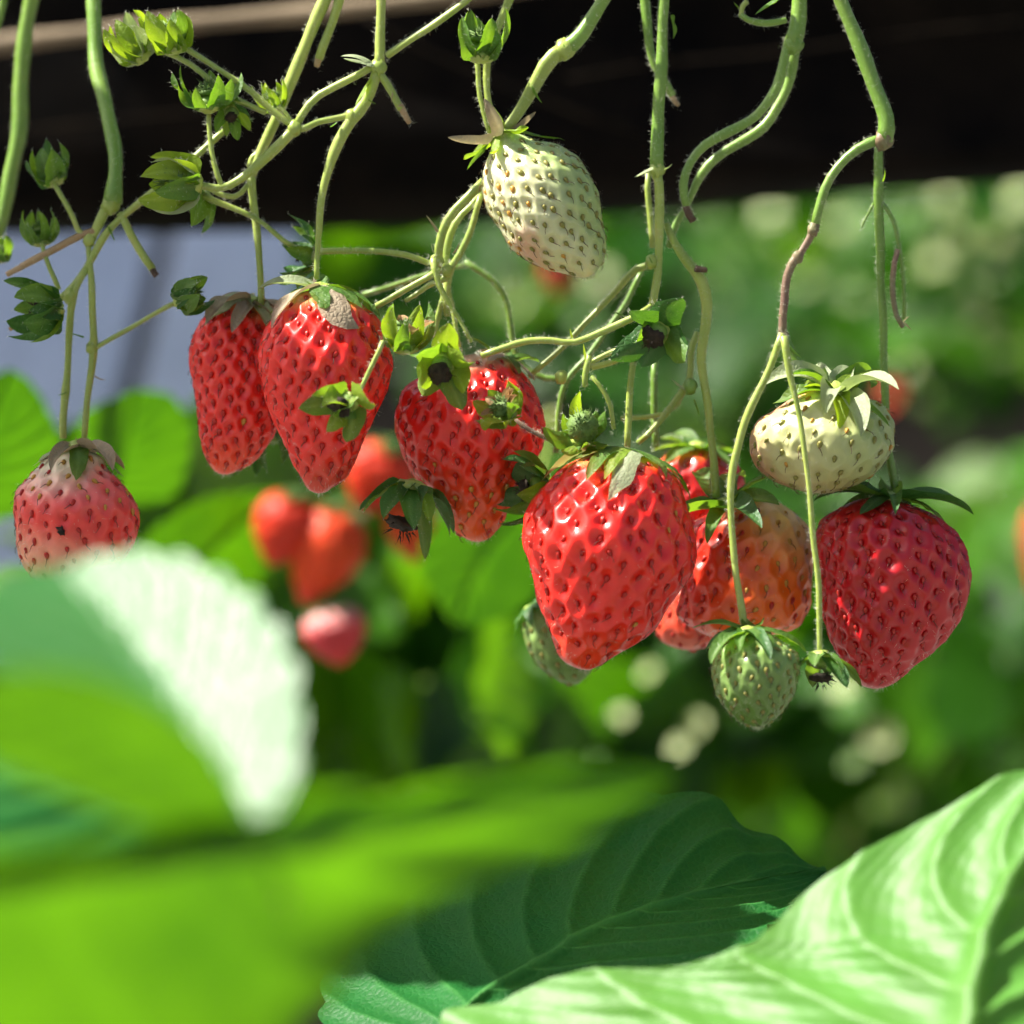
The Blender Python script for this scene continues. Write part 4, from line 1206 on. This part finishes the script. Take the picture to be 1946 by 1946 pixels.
back_berry("blurred red berry directly below the slim tapering pair", (745, 842), (690, 975), 140, .30, pig_ripe((.74, .04, .008)), 51)
back_berry("blurred dark red berry at the left of the hazy cluster", (572, 940), (512, 1072), 136, .285, pig_ripe((.62, .03, .006)), 52)
back_berry("blurred red berry slanting down in the middle of the hazy cluster", (660, 960), (575, 1146), 140, .285, pig_ripe((.74, .06, .006)), 53)
back_berry("blurred orange red berry tip under the drooping dark calyx", (770, 945), (792, 1066), 100, .30, pig_ripe((.76, .09, .008)), 54)
back_berry("blurred pinkish berry lowest in the hazy cluster", (622, 1150), (652, 1262), 126, .285, pig_ripe((.58, .04, .05), shoulder=(.7, .35, .33), s0=.1, s1=.5), 55)
back_berry("tiny blurred red berry under the hanging white berry", (1062, 480), (1060, 562), 62, .55, pig_ripe((.5, .03, .02)), 57)
back_berry("tiny blurred orange berry right of the silvery sepals", (1692, 706), (1694, 792), 72, .30, pig_ripe((.66, .17, .06)), 58)
back_berry("blurred red berry cut by the right edge", (1976, 950), (1972, 1130), 60, .5, pig_ripe((.6, .05, .03)), 59)

# ------------------------------------------------------------------ empty calyxes and buds
bud("right hand of the two glowing buds at the top left", (334, 94), (-.22, .95, .25), 97, 0, 9, 46, 58, 'y', sd=1, core='green', core_r=.26, kinds='yyg', width=52)
bud("left hand silvery bud of the two at the top left", (268, 110), (-.55, .8, .25), 94, .004, 9, 46, 58, 'y', sd=2, core='green', core_r=.26, kinds='ypy', width=52)
bud("upright green star calyx on a short stalk below the top left buds", (397, 206), (-.05, 1, .12), 92, -.002, 9, 32, 50, 'g', sd=3, core='green', core_r=.24, width=40)
bud("small spiky yellow green bud right of the green star calyx", (527, 205), (-.4, .9, .2), 63, .003, 9, 46, 58, 'y', sd=4, core='green', core_r=.25, width=26)
bud("dark green drooping calyx under the green star calyx", (440, 210), (0, -.7, .75), 63, .002, 8, 30, 40, 'g', sd=5, core='dark', core_r=.25, kinds='gyd')
bud("large closed pale bud facing left", (374, 350), (-1, .06, .22), 118, -.002, 10, 46, 58, 'y', sd=6, core='green', core_r=.3, kinds='ypyg', width=66, r0=14)
bud("green sepal cluster hanging beneath the large closed bud", (388, 368), (-.6, -.8, .1), 80, .010, 7, 32, 50, 'g', sd=7, core=None, width=44)
bud("blurred closed green bud highest beside the left stem", (103, 346), (-.34, .94, .1), 86, .016, 9, 46, 58, 'g', sd=8, core='green', width=44, kinds='gdg')
bud("small crown shaped green bud by the grey panel", (79, 462), (-.14, 1, .1), 71, .016, 9, 46, 58, 'g', sd=9, core='green', width=34)
bud("dark green closed bud drooping at the left edge", (112, 588), (-.95, -.12, .4), 113, .006, 9, 46, 58, 'd', sd=10, core='dark', core_r=.25, width=64, kinds='dgd', r0=12)
bud("closed green bud touching the slim berry's sepals", (339, 572), (.82, .4, .25), 80, .004, 9, 46, 58, 'g', sd=11, core='green', width=48, kinds='gdg')
bud("dark green open calyx above the slim red berry", (596, 490), (-.95, .25, .2), 88, .012, 8, 32, 50, 'd', sd=12, core='dark', core_r=.22, kinds='gdd')
bud("tiny blurred bud cut by the left edge", (0, 496), (-.1, 1, .1), 50, .03, 7, 46, 58, 'g', sd=13, core='green', width=28)
bud("upright pale green cup shaped calyx on two stalks at top centre", (912, 110), (.08, 1, .1), 103, -.002, 9, 46, 58, 'g', sd=14, core='green', core_r=.22, width=46, kinds='gg')
bud("upright yellow green bud at the shoulder of the tapering berry", (770, 662), (.05, 1, .3), 101, -.010, 9, 46, 58, 'y', sd=15, core='green', core_r=.25, petals=3, width=46, kinds='yyg')
bud("glowing yellow green open calyx with black centre", (842, 690), (-.15, -.5, .8), 97, -.016, 7, 34, 12, 'y', sd=16, core='dark', jit=20, core_r=.3, width=69, kinds='yygy', core_up=.2)
bud("small calyx with dried tan petals on the dark red berry", (968, 788), (-.55, .5, .65), 76, -.014, 8, 32, 50, 'y', sd=17, core='green', core_r=.3, petals=5, kinds='ygy', width=46)
bud("open empty calyx with black centre dangling on the tapering berry", (664, 762), (-.5, -.35, .75), 90, -.024, 7, 34, 12, 'g', sd=18, core='dark', jit=20, core_r=.3, width=64, kinds='ygg', core_up=.2)
bud("large dark green open calyx with blackened middle at the centre right", (1252, 628), (-.3, -.4, .8), 97, -.008, 7, 34, 12, 'd', sd=19, core='dark', jit=20, core_r=.3, width=69, kinds='dgd', core_up=.2)
bud("calyx with a green seeded core above the largest strawberry", (1106, 835), (0, .55, .8), 88, -.010, 8, 32, 50, 'g', sd=20, core='green', core_r=.36, core_h=28, width=40, kinds='gyg', core_up=.3)
bud("dark green sepal tuft pressed against the largest strawberry's left side", (1034, 930), (-.95, .02, .35), 118, .000, 9, 32, 50, 'd', sd=21, core='dark', core_r=.2, width=58, kinds='dgd')
bud("drooping dark calyx below the red tapering berries", (786, 926), (-.28, -.95, .15), 132, -.002, 9, 30, 40, 'd', sd=22, core='dark', core_r=.3, width=58, kinds='dgd', core_up=.4)
bud("drooping empty calyx on the lowest thin stalk", (1558, 1246), (.02, -1, .2), 90, -.019, 8, 30, 40, 'g', sd=23, core='dark', core_r=.3, width=46, kinds='gdg', core_up=.3)
bud("dark sepals peeking out below the touching red pair", (520, 815), (0, -1, .0), 97, .032, 6, 46, 58, 'd', sd=24, core=None, width=38)
# ------------------------------------------------------------------ leaves in front
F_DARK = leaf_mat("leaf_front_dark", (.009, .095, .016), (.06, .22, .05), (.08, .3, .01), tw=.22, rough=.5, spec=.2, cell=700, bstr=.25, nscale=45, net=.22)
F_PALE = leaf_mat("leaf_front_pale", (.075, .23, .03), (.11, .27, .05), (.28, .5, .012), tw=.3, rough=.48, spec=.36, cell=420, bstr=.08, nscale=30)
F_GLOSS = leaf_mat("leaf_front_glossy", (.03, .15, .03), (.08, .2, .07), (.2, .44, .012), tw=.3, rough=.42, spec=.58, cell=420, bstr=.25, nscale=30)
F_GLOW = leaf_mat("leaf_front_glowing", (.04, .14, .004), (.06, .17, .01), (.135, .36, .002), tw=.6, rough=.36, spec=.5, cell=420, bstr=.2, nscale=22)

FG = "strawberry leaves in the foreground"
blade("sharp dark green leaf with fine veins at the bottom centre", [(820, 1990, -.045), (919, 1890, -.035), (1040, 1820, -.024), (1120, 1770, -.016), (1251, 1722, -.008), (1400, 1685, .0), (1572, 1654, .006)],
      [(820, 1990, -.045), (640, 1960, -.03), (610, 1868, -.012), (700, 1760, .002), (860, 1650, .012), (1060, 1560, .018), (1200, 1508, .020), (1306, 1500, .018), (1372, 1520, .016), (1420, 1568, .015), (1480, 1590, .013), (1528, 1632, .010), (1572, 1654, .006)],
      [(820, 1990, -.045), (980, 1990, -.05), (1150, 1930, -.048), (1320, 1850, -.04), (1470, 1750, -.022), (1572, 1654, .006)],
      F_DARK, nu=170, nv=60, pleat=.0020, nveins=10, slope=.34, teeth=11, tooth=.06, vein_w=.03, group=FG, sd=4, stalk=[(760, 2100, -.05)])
NP_ = nrm(HALF + np.array([.04, -.02, .16]))
RP = (1571, 1655, -.08)


def rp(x, y, off=0.0):
    return onp(x, y, RP, NP_, off)


blade("pale sunlit leaf with bold veins at the bottom right", [rp(1760, 2500), rp(1800, 2200), rp(1840, 1980), rp(1862, 1850), rp(1890, 1745), rp(1950, 1632), rp(2060, 1490)],
      [rp(1760, 2500)] + [rp(*q) for q in [(1350, 2450), (950, 2180), (836, 1948), (930, 1895), (1037, 1851), (1180, 1832), (1298, 1820), (1423, 1790), (1455, 1756), (1512, 1697), (1571, 1655), (1690, 1584), (1808, 1519), (1946, 1460)]] + [rp(2060, 1488)],
      [rp(1760, 2500), rp(2000, 2350, .006), rp(2170, 2050, .012), rp(2230, 1800, .014), rp(2180, 1600, .008), rp(2060, 1490)],
      F_PALE, nu=190, nv=60, pleat=.0038, nveins=9, slope=.27, teeth=14, tooth=.018, vein_w=.05, group=FG, sd=5, stalk=[rp(1740, 2650)])
NG = nrm(HALF + np.array([0, .05, .05]))
GP = (480, 1300, -.25)


def gp(x, y, off=0.0):
    return onp(x, y, GP, NG, off)


gm = [gp(490, 1590), gp(400, 1440), gp(290, 1290), gp(190, 1160), gp(110, 1078)]
blade("white glaring glossy leaf with toothed edge at the left", gm,
      [gm[0], (380, 1500, gm[0][2] - .010), (200, 1340, gm[1][2] - .012), (30, 1290, gm[2][2] - .014), (-60, 1180, gm[3][2] - .012), (10, 1095, gm[4][2] - .006), (110, 1076, gm[4][2])],
      [gm[0]] + [gp(*q) for q in [(560, 1480), (565, 1340), (540, 1220), (470, 1130), (350, 1062), (220, 1048)]] + [gm[4]],
      F_GLOSS, nu=110, nv=36, pleat=.0008, nveins=8, slope=.3, teeth=10, tooth=.12, group=FG, sd=6, stalk=[(530, 1700, gm[0][2]), (560, 1900, gm[0][2] - .01)])
print("glare depths", [q[2] for q in gm], "right leaf", rp(836, 1948)[2], rp(1946, 1460)[2], rp(1815, 2180)[2])
NB = nrm(np.array([.60, -.78, -.10]))


def bp(x, y, off=0.0):
    return onp(x, y, (1290, 1480, -.25), NB, off)


def up_(x, y, off=0.0):
    return onp(x, y, (250, 1420, -.30), NB, off)


blade("glowing green leaf tucked under the white glaring leaf", [up_(480, 1600), up_(330, 1480), up_(130, 1380), up_(-120, 1330)],
      [up_(480, 1600), up_(400, 1420), up_(220, 1300), up_(40, 1272), up_(-120, 1328)],
      [up_(480, 1600), up_(330, 1590), up_(120, 1510), up_(-60, 1430), up_(-120, 1332)],
      F_GLOW, nu=70, nv=24, pleat=.0004, nveins=8, teeth=10, tooth=.04, group=FG, sd=7, stalk=[up_(540, 1720)])


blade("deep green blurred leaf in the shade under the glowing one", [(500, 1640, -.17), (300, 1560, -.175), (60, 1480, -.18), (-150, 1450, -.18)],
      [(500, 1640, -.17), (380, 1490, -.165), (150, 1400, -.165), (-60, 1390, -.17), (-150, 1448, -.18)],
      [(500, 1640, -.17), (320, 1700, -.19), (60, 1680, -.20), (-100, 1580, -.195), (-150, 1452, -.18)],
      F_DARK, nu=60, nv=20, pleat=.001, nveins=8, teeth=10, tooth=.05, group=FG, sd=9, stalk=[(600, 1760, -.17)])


def gl(x, y, ref):
    return onp(x, y, bp(*ref), nrm(HALF + np.array([.05, .0, .12])))


blade("big blurred yellow green leaf filling the lower left corner", [bp(-420, 1830), bp(-100, 1700), bp(250, 1630), bp(560, 1560), bp(800, 1530), bp(1050, 1490), bp(1290, 1480)],
      [bp(-420, 1830), bp(-150, 1640), bp(200, 1600), bp(400, 1560), gl(520, 1535, (530, 1567)), gl(620, 1492, (620, 1550)), gl(790, 1490, (790, 1531)), gl(1000, 1455, (1000, 1497)), gl(1180, 1450, (1180, 1483)), bp(1290, 1478)],
      [bp(-420, 1830), bp(-250, 2250), bp(100, 2300), bp(420, 2150), bp(620, 1900), bp(760, 1760), bp(900, 1680), bp(1090, 1610), bp(1290, 1482)],
      F_GLOW, nu=120, nv=36, pleat=.0016, bulge=.0015, nveins=7, teeth=13, tooth=.04, group=FG, sd=8, stalk=[bp(-700, 1950)])

# added leaf, unseen left of the view, placed to shade the dark leaf
sh = at(1010, 1650, .0) + np.array(SUN) * .36
shade = thing("strawberry_leaf", "added unseen three part leaf casting shade from outside the left edge", "leaf", sh + np.array([-.05, .03, -.30]), FG)
C = spline([sh + np.array([-.05, .03, -.30]), sh + np.array([-.04, .02, -.12]), sh], 14)
Vt, Ft = tube_arrays(C, np.linspace(.002, .0014, 14), 7, 0, 3)
mesh("leaf_stalk", Vt, Ft, M_STEM, shade)
for da, sz in ((0, .066), (1.9, .062), (-1.9, .062)):
    n_ = np.array(SUN); t0 = nrm(np.cross(n_, [0.2, 1, 0.1])); tip = t0 * math.cos(da) + np.cross(n_, t0) * math.sin(da)
    copy_at(LEAVES['m'][1], "leaflet", shade, face_matrix(sh - np.array(shade.location) - tip * sz * .22, tip, n_, sz))
